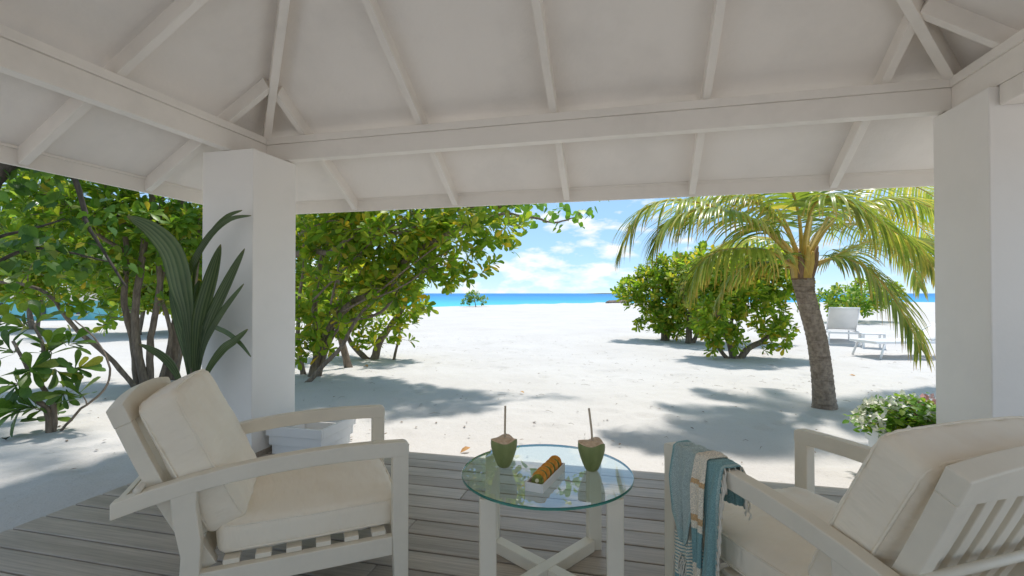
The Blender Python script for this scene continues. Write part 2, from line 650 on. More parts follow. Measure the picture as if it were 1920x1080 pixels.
# ------------------------------------------------------------------ ground, shore and sea
SHORE = [(-400, -60), (-60, 22), (-33.7, 33), (-18.4, 46.3), (-2.3, 72), (43.4, 86), (160, 95), (500, 40)]
DECK = (-3.2, 3.5, -2.75, 3.54)          # x0, x1, y0, y1
FOOT = [(random.uniform(-9, 5), random.uniform(1.0, 15.0), random.uniform(0, 6.28), random.uniform(0.7, 1.25)) for _ in range(520)]


def axis(a, b, step, lo, hi, grow=1.13):
    v = list(np.arange(a, b + 1e-6, step))
    s, x = step, b
    while x < hi:
        s *= grow
        x += s
        v.append(x)
    s, x = step, a
    pre = []
    while x > lo:
        s *= grow
        x -= s
        pre.append(x)
    return np.array(pre[::-1] + v)


def build_sand():
    xs = axis(-7.5, 5.0, 0.055, -500, 500)
    ys = axis(1.0, 13.0, 0.055, -120, 150)
    X, Y = np.meshgrid(xs, ys)
    Z = np.full_like(X, -0.03)
    near = np.clip((Y - 3.6) / 0.5, 0, 1)
    near = np.maximum(near, np.clip((-3.25 - X) / 0.4, 0, 1))
    near = np.maximum(near, np.clip((X - 3.55) / 0.4, 0, 1))
    lump = 0.05 * smooth_noise2(X, Y, 1, 1.9) + 0.035 * smooth_noise2(X, Y, 2, 0.7) + 0.022 * smooth_noise2(X + Y * .3, Y, 3, 0.28) + 0.012 * smooth_noise2(X, Y, 4, 0.13)
    foot = np.zeros_like(Z)
    for (fx, fy, a, k) in FOOT:
        ix = slice(np.searchsorted(xs, fx - 0.4), np.searchsorted(xs, fx + 0.4))
        iy = slice(np.searchsorted(ys, fy - 0.4), np.searchsorted(ys, fy + 0.4))
        dx, dy = X[iy, ix] - fx, Y[iy, ix] - fy
        u = (dx * math.cos(a) + dy * math.sin(a)) / (0.15 * k)
        v = (-dx * math.sin(a) + dy * math.cos(a)) / (0.075 * k)
        d = np.sqrt(u * u + v * v)
        foot[iy, ix] += -0.020 * np.exp(-d ** 3) + 0.010 * np.exp(-((d - 1.4) / 0.35) ** 2)
    Z += (lump + foot) * near
    under = (X > DECK[0] + 0.06) & (X < DECK[1] - 0.06) & (Y < DECK[3] - 0.06) & (Y > DECK[2] + 0.06)
    Z = np.where(under, -0.22, Z)
    # a narrow tyre print crossing the sand beside the deck
    for s0 in (0.0,):
        t = (X + 6.2) * 0.35 + 3.35 + s0
        w = np.exp(-((Y - t) / 0.09) ** 4) * ((X < -3.7) & (X > -7.5))
        Z += w * 0.010 * np.sign(np.sin(X * 75))
    # the beach face falls to the sea beyond the berm
    sy = np.interp(X, [p[0] for p in SHORE], [p[1] for p in SHORE])
    Z -= np.clip(Y - sy, 0, 40) * 0.10
    Z += 0.10 * smooth_noise2(X, Y, 9, 9.0) * np.clip((Y - 14) / 10, 0, 1)
    ny, nx = X.shape
    idx = np.arange(nx * ny).reshape(ny, nx)
    q = np.stack([idx[:-1, :-1], idx[:-1, 1:], idx[1:, 1:], idx[1:, :-1]], -1).reshape(-1, 4)
    o = link('sand', np_mesh('sand', np.stack([X, Y, Z], -1).reshape(-1, 3), q, 'sand', True))
    tag(o, 'white coral sand covering the ground down to the sea', kind='structure')

    m = MB()
    n = 160
    m.add([(-9000, 10, -0.75), (9000, 10, -0.75), (9000, 12000, -0.75), (-9000, 12000, -0.75)])
    m.f.append((0, 1, 2, 3))
    o = m.build('sea', 'sea_water')
    tag(o, 'calm turquoise to blue sea reaching the horizon', kind='structure')


build_sand()

# ------------------------------------------------------------------ deck
deck = thing('deck', 'weathered grey timber deck under the pavilion roof', 'deck', (0, 0, 0))
deck['kind'] = 'structure'
for xx in (-3.0, -2.0, -1.0, 0.0, 1.0, 2.0, 3.0):
    MB().box((xx - 0.03, DECK[2], -0.0995), (xx + 0.03, DECK[3] - 0.03, -0.0275)).build('joist', 'deck_shade_soil', deck)
del deck['category']
MB().box((DECK[0] + 0.02, DECK[2], -0.16), (DECK[1] - 0.02, DECK[3] - 0.02, -0.10)).build('gap_shade_sheet', 'deck_shade_soil', deck)  # solid dark sheet added so the board gaps read as shade
pitch = 0.1502
y = DECK[3]
row = 0
while y - pitch > DECK[2]:
    cuts = [DECK[0], DECK[1]]
    if row % 3 == 1:
        cuts.insert(1, random.uniform(-1.6, -0.4))
    elif row % 4 == 2:
        cuts.insert(1, random.uniform(0.2, 1.6))
    if row == 14:
        cuts = [DECK[0], -0.905, DECK[1]]
    for a, b in zip(cuts, cuts[1:]):
        o = MB().box((a - (a + b) / 2 + 0.0015, -0.0698, -0.026), (b - (a + b) / 2 - 0.0015, 0.0698, 0)).build('board', 'deck_wood', deck, bevel=0.004)
        o.location = ((a + b) / 2, y - pitch / 2, random.uniform(-0.0012, 0.0012))
    y -= pitch
    row += 1

# ------------------------------------------------------------------ columns
CX0, CX1, CY0, CY1 = -2.768, 1.867, 3.093, 3.58
CW = 0.467


def column(x0, x1, label, y0=None):
    cy = (CY0 + CY1) / 2 if y0 is None else y0
    c = thing('column', label, 'column', ((x0 + x1) / 2, cy, 0), group='white square pavilion columns')
    hw, hd = (x1 - x0) / 2, (CY1 - CY0) / 2
    MB().box((-hw, -hd, 0.0), (hw, hd, 2.352)).build('shaft', 'plaster', c, bevel=0.006)
    MB().box((-hw - 0.008, -hd - 0.008, -0.05), (hw + 0.008, hd + 0.008, 0.035)).build('base_trim', 'deck_wood', c)
    return c


column(CX0 - CW, CX0, 'thick white square column behind the young palm plant')
column(CX1, CX1 + CW, 'thick white square column behind the armchair with the towel')

# ------------------------------------------------------------------ pavilion roof
BX0, BX1, BY = -2.97, 1.905, 3.47
SL = 0.62
ZB = 2.56
OUT = 0.80
EX0, EX1, EY = BX0 - OUT, BX1 + OUT, BY + OUT
XC = (BX0 + BX1) / 2
YB = -2.55                                # rear beam line
roof = thing('pavilion_roof', 'white hipped pavilion roof with open rafters and beams overhead', 'roof', (XC, 1.0, 2.3))
RL = Vector(roof.location)


def rpart(m, name, mat='white_paint', bevel=0.004, parent=None):
    m.v = [(p[0] - RL.x, p[1] - RL.y, p[2] - RL.z) for p in m.v]
    return m.build(name, mat, parent or roof, bevel=bevel)


RH = 0.098                                # rafter depth
zr = lambda d: ZB + SL * d                # underside of a rafter, d inside the beam line
zp = lambda d: zr(d) + 0.112              # underside of the roof boards
HALF = (BX1 - BX0) / 2
AP = BY - HALF                            # hip apexes
AB = YB + HALF
DE = -OUT - 0.02


def slab(pts, name):
    m = MB()
    A = m.add(pts)
    B = m.add([(p[0], p[1], p[2] + 0.05) for p in pts])
    m.f += [tuple(A), tuple(reversed(B))]
    m.quad_loop(B, A)
    rpart(m, name, 'ceiling_board', 0)


ridge_f, ridge_b = (XC, AP, zp(HALF)), (XC, AB, zp(HALF))
slab([(BX0 + DE, BY - DE, zp(DE)), (BX1 - DE, BY - DE, zp(DE)), ridge_f], 'front_slope')
slab([(BX1 - DE, YB + DE, zp(DE)), (BX0 + DE, YB + DE, zp(DE)), ridge_b], 'rear_slope')
slab([(BX0 + DE, YB + DE, zp(DE)), (BX0 + DE, BY - DE, zp(DE)), ridge_f, ridge_b], 'side_slope')
slab([(BX1 - DE, BY - DE, zp(DE)), (BX1 - DE, YB + DE, zp(DE)), ridge_b, ridge_f], 'side_slope')


def rafter(p0, p1, name='rafter', w=0.052, h=RH):
    m = MB().bar(p0, p1, w, h)
    return rpart(m, name, bevel=0.003)


TAIL = -OUT + 0.012
for k in range(-2, 3):
    x = XC + 1.045 * k
    din = HALF - abs(x - XC) - 0.02
    rafter((x, BY - TAIL, zr(TAIL)), (x, BY - din, zr(din)))
    rafter((x, YB + TAIL, zr(TAIL)), (x, YB + din, zr(din)))
for sgn in (-1, 1):
    bx = BX0 if sgn < 0 else BX1
    for yy in (3.09, 2.26, 1.43, 0.60, -0.23, -1.06, -1.89):
        din = min(HALF, BY - yy, yy - YB) - 0.02
        rafter((bx + sgn * -TAIL, yy, zr(TAIL)), (bx - sgn * din, yy, zr(din)))
    # hip rafters sit a little deeper than the others
    rafter((bx + sgn * -TAIL, YB + TAIL, zr(TAIL) - 0.03), (XC + sgn * 0.02, AB - 0.02, zr(HALF) - 0.03), 'hip_rafter', 0.055, 0.125)
    rafter((bx + sgn * -TAIL, BY - TAIL, zr(TAIL) - 0.03), (XC + sgn * 0.02, AP + 0.02, zr(HALF) - 0.03), 'hip_rafter', 0.055, 0.125)
rpart(MB().box((XC - 0.03, AB, zr(HALF) - 0.05), (XC + 0.03, AP, zr(HALF) + 0.10)), 'ridge_beam')
# beams: a deep board with a thinner, prouder board on top
for nm, lo, hi in (('beam', (BX0 - 0.08, BY, 2.362), (BX1 + 0.08, BY + 0.085, 2.50)),
                   ('beam', (BX0 - 0.08, YB - 0.085, 2.362), (BX1 + 0.08, YB - 0.001, 2.50)),
                   ('beam', (BX0 - 0.085, YB, 2.355), (BX0, BY - 0.001, 2.50)),
                   ('beam', (BX1, YB, 2.355), (BX1 + 0.085, BY - 0.001, 2.50))):
    b = rpart(MB().box(lo, hi), nm)
for lo, hi in (((BX0 - 0.07, BY - 0.014, 2.5005), (BX1 + 0.07, BY + 0.08, 2.556)),
               ((BX0 - 0.08, YB, 2.5005), (BX0 + 0.014, BY - 0.015, 2.556)),
               ((BX1 - 0.014, YB, 2.5005), (BX1 + 0.08, BY - 0.015, 2.556))):
    rpart(MB().box(lo, hi), 'beam_cap', bevel=0.003)
rpart(MB().box((BX1 + 0.002, 2.92, 2.245), (BX1 + 1.1, 3.085, 2.353)), 'header_beam', bevel=0.006)
# fascia boards with a thin batten inside
zf0, zf1 = zr(-OUT) - 0.004, zp(-OUT) + 0.02
rpart(MB().box((EX0, EY, zf0), (EX1, EY + 0.025, zf1)), 'fascia', bevel=0.003)
rpart(MB().box((EX0, YB - OUT - 0.025, zf0), (EX1, YB - OUT, zf1)), 'fascia', bevel=0.003)
rpart(MB().box((EX0 - 0.025, YB - OUT - 0.025, zf0), (EX0, EY + 0.025, zf1)), 'fascia', bevel=0.003)
rpart(MB().box((EX1, YB - OUT - 0.025, zf0), (EX1 + 0.025, EY + 0.025, zf1)), 'fascia', bevel=0.003)
rpart(MB().box((EX0 + 0.02, EY - 0.014, zf1 - 0.032), (EX1 - 0.02, EY - 0.001, zf1 - 0.014)), 'batten', bevel=0)
rpart(MB().box((EX0 + 0.001, YB, zf1 - 0.032), (EX0 + 0.014, EY - 0.02, zf1 - 0.014)), 'batten', bevel=0)
rpart(MB().box((EX1 - 0.014, YB, zf1 - 0.032), (EX1 - 0.001, EY - 0.02, zf1 - 0.014)), 'batten', bevel=0)

# ------------------------------------------------------------------ armchairs
def rounded_cushion(w, d, h, r=0.04, crown=0.02, n=18, seed=0, sag=0.0, wr=1.0):
    """Rounded box centred at the origin with puffed faces and faint creases."""
    rg = np.random.default_rng(seed)
    ph = rg.uniform(0, 6.28, 8)
    bm = bmesh.new()
    bmesh.ops.create_cube(bm, size=2.0)
    bmesh.ops.subdivide_edges(bm, edges=bm.edges[:], cuts=n, use_grid_fill=True)
    for v in bm.verts:
        a, b, c = v.co
        e = lambda t: math.copysign(abs(t) ** 0.8, t)
        a, b, c = e(a), e(b), e(c)
        p = Vector((a * w / 2, b * d / 2, c * h / 2))
        core = Vector((max(-w / 2 + r, min(w / 2 - r, p.x)), max(-d / 2 + r, min(d / 2 - r, p.y)), max(-h / 2 + r, min(h / 2 - r, p.z))))
        dd = p - core
        if dd.length > 1e-6:
            p = core + dd.normalized() * min(r, max(dd.length, r))
        puff = (1 - a * a) * (1 - b * b)
        if abs(c) > 0.5:
            p.z += math.copysign(1, c) * crown * puff - (sag * puff if c > 0 else 0)
        if abs(a) > 0.9:
            p.x += math.copysign(1, a) * 0.008 * (1 - b * b)
        if abs(b) > 0.9:
            p.y += math.copysign(1, b) * 0.008 * (1 - a * a)
        k = 0.0034 * wr
        p.z += k * math.sin(a * 19 + ph[0] + 2 * math.sin(b * 4 + ph[1])) * (0.3 + abs(b)) + 0.5 * k * math.sin(b * 31 + a * 9 + ph[2])
        p.y += 0.7 * k * math.sin(a * 27 + ph[3] + c * 3)
        v.co = p
    return bm


def cushion_part(name, parent, dims, M, seed, crown=0.02):
    w, d, h = dims
    bm = rounded_cushion(w, d, h, 0.038, crown, 18, seed)
    me = bpy.data.meshes.new(name)
    bm.to_mesh(me)
    bm.free()
    me.materials.append(MATS['cushion_fabric'])
    me.shade_smooth()
    o = link(name, me, parent)
    o.matrix_basis = M
    for sz in (-1, 1):
        loop = []
        n = 72
        for i in range(n):
            t = 2 * math.pi * i / n
            ex = 0.16
            x = (abs(math.cos(t)) ** ex) * math.copysign(1, math.cos(t)) * (w / 2 - 0.0045)
            y_ = (abs(math.sin(t)) ** ex) * math.copysign(1, math.sin(t)) * (d / 2 - 0.0045)
            x += math.copysign(0.0095 * max(0, 1 - (2 * y_ / d) ** 2), x) if abs(x) > 0.45 * w else 0
            y_ += math.copysign(0.0095 * max(0, 1 - (2 * x / w) ** 2), y_) if abs(y_) > 0.45 * d else 0
            loop.append((x, y_, sz * (h / 2 - 0.0165) + 0.0012 * math.sin(i * 1.7)))
        m = MB().tube(loop + [loop[0]], 0.0042, 6, cap=False)
        m.build('piping', 'cushion_fabric', o, True)
    return o


ARM = [(0.0, 0.610), (0.006, 0.619), (0.02, 0.623), (0.12, 0.628), (0.25, 0.631), (0.38, 0.629), (0.52, 0.621), (0.66, 0.606), (0.80, 0.583), (0.92, 0.556), (1.02, 0.528)]
WID, TH, F0 = 0.75, 0.052, 0.40          # overall width, frame thickness, front face in y


def armchair(label, loc, rotz, group):
    c = thing('armchair', label, 'armchair', loc, rotz, group)
    for sd in (-1, 1):
        w0, w1 = sorted((sd * (WID / 2 - TH), sd * WID / 2))
        top = [(F0 - l, z) for l, z in ARM]
        bot = [(F0 - l, z - 0.058 - 0.006 * (1 - l)) for l, z in ARM[2:]][::-1]
        pts = top + bot + [(F0 - 0.0, ARM[0][1] - 0.046)]
        MB().prism(pts, 0, w0, w1).build('armrest', 'chair_paint', c, bevel=0.005)
        i0, i1 = (w0 + 0.001, w1 - 0.001)
        MB().prism([(F0 - 0.002, 0), (F0 - 0.002, 0.575), (F0 - 0.068, 0.575), (F0 - 0.068, 0.24), (F0 - 0.058, 0)], 0, i0, i1).build('front_leg', 'chair_paint', c, bevel=0.005)
        leg = [(F0 - 0.865, 0.0), (F0 - 0.800, 0.0), (F0 - 0.757, 0.20), (F0 - 0.752, 0.35), (F0 - 0.768, 0.48), (F0 - 0.765, 0.548), (F0 - 0.85, 0.53), (F0 - 0.838, 0.42), (F0 - 0.815, 0.30), (F0 - 0.822, 0.17)]
        MB().prism(leg, 0, i0, i1).build('rear_leg', 'chair_paint', c, bevel=0.005)
        j0, j1 = (w0 + 0.006, w1 - 0.006)
        MB().prism([(F0 - 0.067, 0.155), (F0 - 0.067, 0.232), (F0 - 0.758, 0.232), (F0 - 0.775, 0.155)], 0, j0, j1).build('side_rail', 'chair_paint', c, bevel=0.004)
    iw = WID / 2 - TH
    MB().box((-iw, F0 - 0.062, 0.15), (iw, F0 - 0.02, 0.232)).build('front_rail', 'chair_paint', c, bevel=0.004)
    MB().box((-iw, F0 - 0.80, 0.15), (iw, F0 - 0.765, 0.225)).build('rear_rail', 'chair_paint', c, bevel=0.004)
    for k in range(6):
        yy = F0 - 0.12 - 0.108 * k
        MB().box((-iw - 0.02, yy - 0.028, 0.233), (iw + 0.02, yy + 0.028, 0.252)).build('seat_slat', 'chair_paint', c, bevel=0.003)
    # reclined slatted back, gently bowed
    hy, hz, ang, ln = F0 - 0.722, 0.250, R(25), 0.668
    bowed = lambda s, off=0.0: (hy - math.sin(ang) * s - 0.014 * math.sin(math.pi * min(1, s / ln)) * math.cos(ang) - off * math.cos(ang),
                                hz + math.cos(ang) * s - 0.014 * math.sin(math.pi * min(1, s / ln)) * math.sin(ang) - off * math.sin(ang))
    ss = [ln * i / 10 for i in range(11)]
    bk = iw - 0.012

    def bowed_bar(x0, x1, s0, s1, th, name, par):
        sel = [s0 + (s1 - s0) * i / 8 for i in range(9)]
        pts = [bowed(s, 0.0) for s in sel] + [bowed(s, th) for s in sel[::-1]]
        return MB().prism(pts, 0, x0, x1).build(name, 'chair_paint', par, bevel=0.003)
    for sd in (-1, 1):
        bowed_bar(*sorted((sd * bk, sd * (bk - 0.05))), -0.02, ln - 0.07, 0.052, 'back_stile', c)
    # arched top rail
    m = MB()
    n = 12
    ring = []
    for i in range(n + 1):
        x = -bk + 2 * bk * i / n
        rise = 0.032 * (1 - (x / bk) ** 2)
        a0, a1 = bowed(ln - 0.0705, -0.001), bowed(ln + rise, -0.001)
        b0, b1 = bowed(ln - 0.0705, 0.054), bowed(ln + rise, 0.054)
        ring.append(m.add([(x, *a0), (x, *a1), (x, *b1), (x, *b0)]))
    for a, b in zip(ring, ring[1:]):
        m.quad_loop(a, b)
    m.f += [tuple(reversed(ring[0])), tuple(ring[-1])]
    m.build('top_rail', 'chair_paint', c, bevel=0.004)
    a0, a1, b1, b0 = bowed(0.0, 0.004), bowed(0.07, 0.004), bowed(0.07, 0.042), bowed(0.0, 0.042)
    MB().prism([a0, a1, b1, b0], 0, -bk + 0.051, bk - 0.051).build('bottom_rail', 'chair_paint', c, bevel=0.003)
    for k in range(6):
        x = (-bk + 0.05) + (2 * bk - 0.1) * (k + 1) / 7
        bowed_bar(x - 0.021, x + 0.021, 0.071, ln - 0.071, 0.022, 'back_slat', c)
    y0, z0 = F0 - 0.945, 0.560
    m = MB().tube([(-iw - 0.045, y0, z0), (iw + 0.045, y0, z0)], 0.0125, 16)
    m.build('support_rod', 'chair_paint', c, True)
    MB().prism([(F0 - 1.018, 0.462), (F0 - 0.985, 0.475), (F0 - 0.99, 0.532), (F0 - 1.016, 0.524)], 0, -iw, iw).build('tail_rail', 'chair_paint', c, bevel=0.003)
    # cushions
    M = Matrix.Translation((0, F0 - 0.375, 0.317))
    cushion_part('seat_cushion', c, (2 * iw - 0.012, 0.68, 0.125), M, 3, 0.018)
    bc = Vector((0, F0 - 0.793, 0.612))
    M = Matrix.Translation(bc) @ Matrix.Rotation(ang + R(90), 4, 'X')
    cushion_part('back_cushion', c, (2 * iw - 0.03, 0.56, 0.15), M, 5, 0.020)
    return c


def place_chair(front_a, wdir, label):
    """front_a: outer front corner of one side, wdir: unit vector across to the other side."""
    wd = np.array(wdir, float)
    wd /= np.linalg.norm(wd)
    return wd


# left chair: near front corner and the direction across its width
def chair_from(corner, across, first_side, label):
    a = np.array(across, float)
    a /= np.linalg.norm(a)
    xdir = a if first_side < 0 else -a                      # local +x
    fdir = np.array((-xdir[1], xdir[0]))                    # local +y, the way it faces
    ctr = np.array(corner) + a * (WID / 2) - fdir * F0
    rot = math.atan2(xdir[1], xdir[0])
    return armchair(label, (ctr[0], ctr[1], 0), rot, 'white slatted lounge armchairs'), ctr, xdir, fdir


chair_l, *_ = chair_from((-0.906, 1.895), (-0.595, 0.804), 1, 'white armchair with cream cushions standing in front of the young palm plant')
chair_r, CRC, CRX, CRF = chair_from((0.140, 2.148), (0.862, 0.507), -1, 'white armchair with a teal towel hung over its armrest')

# ------------------------------------------------------------------ glass table
TZ = 0.47
TC = P(1025, 0, 2.14)
table = thing('coffee_table', 'round glass topped coffee table on white crossed legs between the armchairs', 'table', (TC[0], TC[1], 0), YAW)
TR = 0.374
n = 96
rg_ = lambda r, z: [(r * math.cos(2 * math.pi * k / n), r * math.sin(2 * math.pi * k / n), z) for k in range(n)]
m = MB()
a, b = m.add(rg_(TR - 0.0025, TZ - 0.012)), m.add(rg_(TR - 0.0025, TZ))
m.f += [tuple(reversed(a)), tuple(b)]
gt = m.build('glass_top', 'table_glass', table)
m = MB()
pr = [(TR - 0.0024, TZ - 0.0119), (TR, TZ - 0.0095), (TR, TZ - 0.0025), (TR - 0.0024, TZ - 0.0001)]
rings = [m.add(rg_(r, z)) for r, z in pr]
for a, b in zip(rings, rings[1:]):
    m.quad_loop(a, b)
m.build('polished_edge', 'glass_edge', gt, True)
lg = 0.248
for sx in (-1, 1):
    for sy in (-1, 1):
        M = Matrix.Translation((sx * lg, sy * lg, 0)) @ Matrix.Rotation(R(8) * sx * sy, 4, 'Z')
        MB().box((-0.032, -0.026, 0), (0.032, 0.026, TZ - 0.0125), M).build('leg', 'chair_paint', table, bevel=0.004)
for sg in (1, -1):
    a = R(45) * sg
    M = Matrix.Rotation(a, 4, 'Z')
    if sg > 0:
        MB().box((-lg * 1.414 + 0.03, -0.027, 0.002), (lg * 1.414 - 0.03, 0.027, 0.058), M).build('cross_bar', 'chair_paint', table, bevel=0.003)
    else:
        for e in (-1, 1):
            lo, hi = sorted((e * 0.0275, e * (lg * 1.414 - 0.03)))
            MB().box((lo, -0.027, 0.002), (hi, 0.027, 0.0575), M).build('cross_bar', 'chair_paint', table, bevel=0.003)


# ------------------------------------------------------------------ coconuts, tray, fruit
def coconut(loc, rotz, label, seed, tilt):
    c = thing('coconut', label, 'coconut', loc, rotz, 'green drinking coconuts on the glass table')
    rg = random.Random(seed)
    n = 40
    prof = [(0.0, 0.022), (0.008, 0.030), (0.03, 0.0395), (0.06, 0.050), (0.088, 0.0575), (0.108, 0.0595), (0.122, 0.0585)]
    ph = rg.uniform(0, 6)
    m = MB()
    rings = []
    for z, r in prof:
        pts = []
        for k in range(n):
            t = 2 * math.pi * k / n
            facet = 1 + 0.035 * math.cos(3 * t + ph) * (z / 0.12)
            zz = z + (0.007 * math.cos(3 * t + ph + 0.4) + 0.003 * math.cos(4 * t + ph) if z > 0.12 else 0)
            pts.append((r * facet * math.cos(t), r * facet * math.sin(t), zz))
        rings.append(m.add(pts))
    for a, b in zip(rings, rings[1:]):
        m.quad_loop(a, b)
    m.f.append(tuple(reversed(rings[0])))
    top = [m.v[i] for i in rings[-1]]
    m.build('husk', 'coconut_husk', c, True)
    m = MB()
    outer = m.add([(p[0] * 0.999, p[1] * 0.999, p[2]) for p in top])
    mid = m.add([(p[0] * 0.6, p[1] * 0.6, 0.128 + (p[2] - 0.122) * 0.45) for p in top])
    inn = m.add([(p[0] * 0.18, p[1] * 0.18, 0.1305) for p in top])
    m.quad_loop(outer, mid)
    m.quad_loop(mid, inn)
    m.f.append(tuple(inn))
    m.build('cut_top', 'coconut_cut', c)
    m = MB().tube([(0.004, 0, 0.10), (0.004 + tilt * 0.3, 0, 0.18), (0.004 + tilt, 0, 0.272)], 0.0048, 12)
    m.build('drinking_straw', 'straw', c, True)
    return c


p = P(945, 0, 2.185)
coconut((p[0], p[1], TZ + 0.0006), YAW, 'green drinking coconut with upright straw, nearer the cushioned left armchair', 4, 0.002)
p = P(1109, 0, 2.14)
coconut((p[0], p[1], TZ + 0.0006), YAW + 0.9 * 0, 'green drinking coconut with slightly tilted straw, nearer the towel', 9, -0.016)

ta, tb = P(1003, 0, 1.915), P(1042, 0, 2.14)
tdir = (tb - ta)[:2] / np.linalg.norm((tb - ta)[:2])
tmid = (ta + tb) / 2
trot = math.atan2(tdir[1], tdir[0]) - math.pi / 2
tray = thing('serving_tray', 'narrow white box tray of fruit slices on the glass table', 'tray', (tmid[0], tmid[1], TZ + 0.0006), trot)
tl, tw, thh = 0.135, 0.038, 0.034
MB().box((-tw, -tl, 0), (tw, tl, 0.006)).build('base', 'tray_white', tray)
for sx in (-1, 1):
    MB().box((min(sx * tw, sx * (tw - 0.005)), -tl, 0.0061), (max(sx * tw, sx * (tw - 0.005)), tl, thh)).build('side', 'tray_white', tray, bevel=0.001)
for sy in (-1, 1):
    MB().box((-tw + 0.0051, min(sy * tl, sy * (tl - 0.005)), 0.0061), (tw - 0.0051, max(sy * tl, sy * (tl - 0.005)), thh - 0.0003)).build('end', 'tray_white', tray, bevel=0.001)


def disc(r, t, mat, name, parent=None, n=28, ruf=0.0):
    m = MB()
    prof = [(r * 0.93, 0), (r, t * 0.25), (r, t * 0.75), (r * 0.93, t)]
    rings = []
    for rr, z in prof:
        rings.append(m.add([(rr * (1 + ruf * math.sin(k * 2.2)) * math.cos(2 * math.pi * k / n), rr * (1 + ruf * math.sin(k * 2.2)) * math.sin(2 * math.pi * k / n), z) for k in range(n)]))
    for a, b in zip(rings, rings[1:]):
        m.quad_loop(a, b)
    m.f += [tuple(reversed(rings[0])), tuple(rings[-1])]
    return m.build(name, mat, parent, True)


ORD = ['nearest the front end', 'second from the front end', 'in the middle', 'second from the far end', 'nearest the far end']
TM = Matrix.Translation((tmid[0], tmid[1], TZ + 0.0006)) @ Matrix.Rotation(trot, 4, 'Z')
for k in range(5):
    yy = -0.090 + 0.049 * k
    for (nm, r, dy, mt) in (('orange_slice', 0.0305, 0.012, 'orange_flesh'), ('kiwi_slice', 0.0255, -0.006, 'kiwi_flesh')):
        t = thing(nm, ('round orange slice ' if r > 0.028 else 'dark green kiwi slice ') + ORD[k] + ' of the white tray', 'fruit slice', group='fruit slices leaning in the white tray')
        # leans back, its face towards the near end
        t.matrix_world = TM @ Matrix.Translation((random.uniform(-0.002, 0.002), yy + dy, 0.0065 + r * math.sin(R(66)))) @ Matrix.Rotation(R(66), 4, 'X')
        disc(r, 0.011, mt, 'flesh', t, ruf=0.012)
        if r < 0.028:
            o = disc(0.008, 0.001, 'kiwi_core', 'core', t, 16)
            o.location = (0, 0, 0.0112)


# ------------------------------------------------------------------ towel on the armrest
def arm_top(l):
    return float(np.interp(l, [a[0] for a in ARM], [a[1] for a in ARM]))


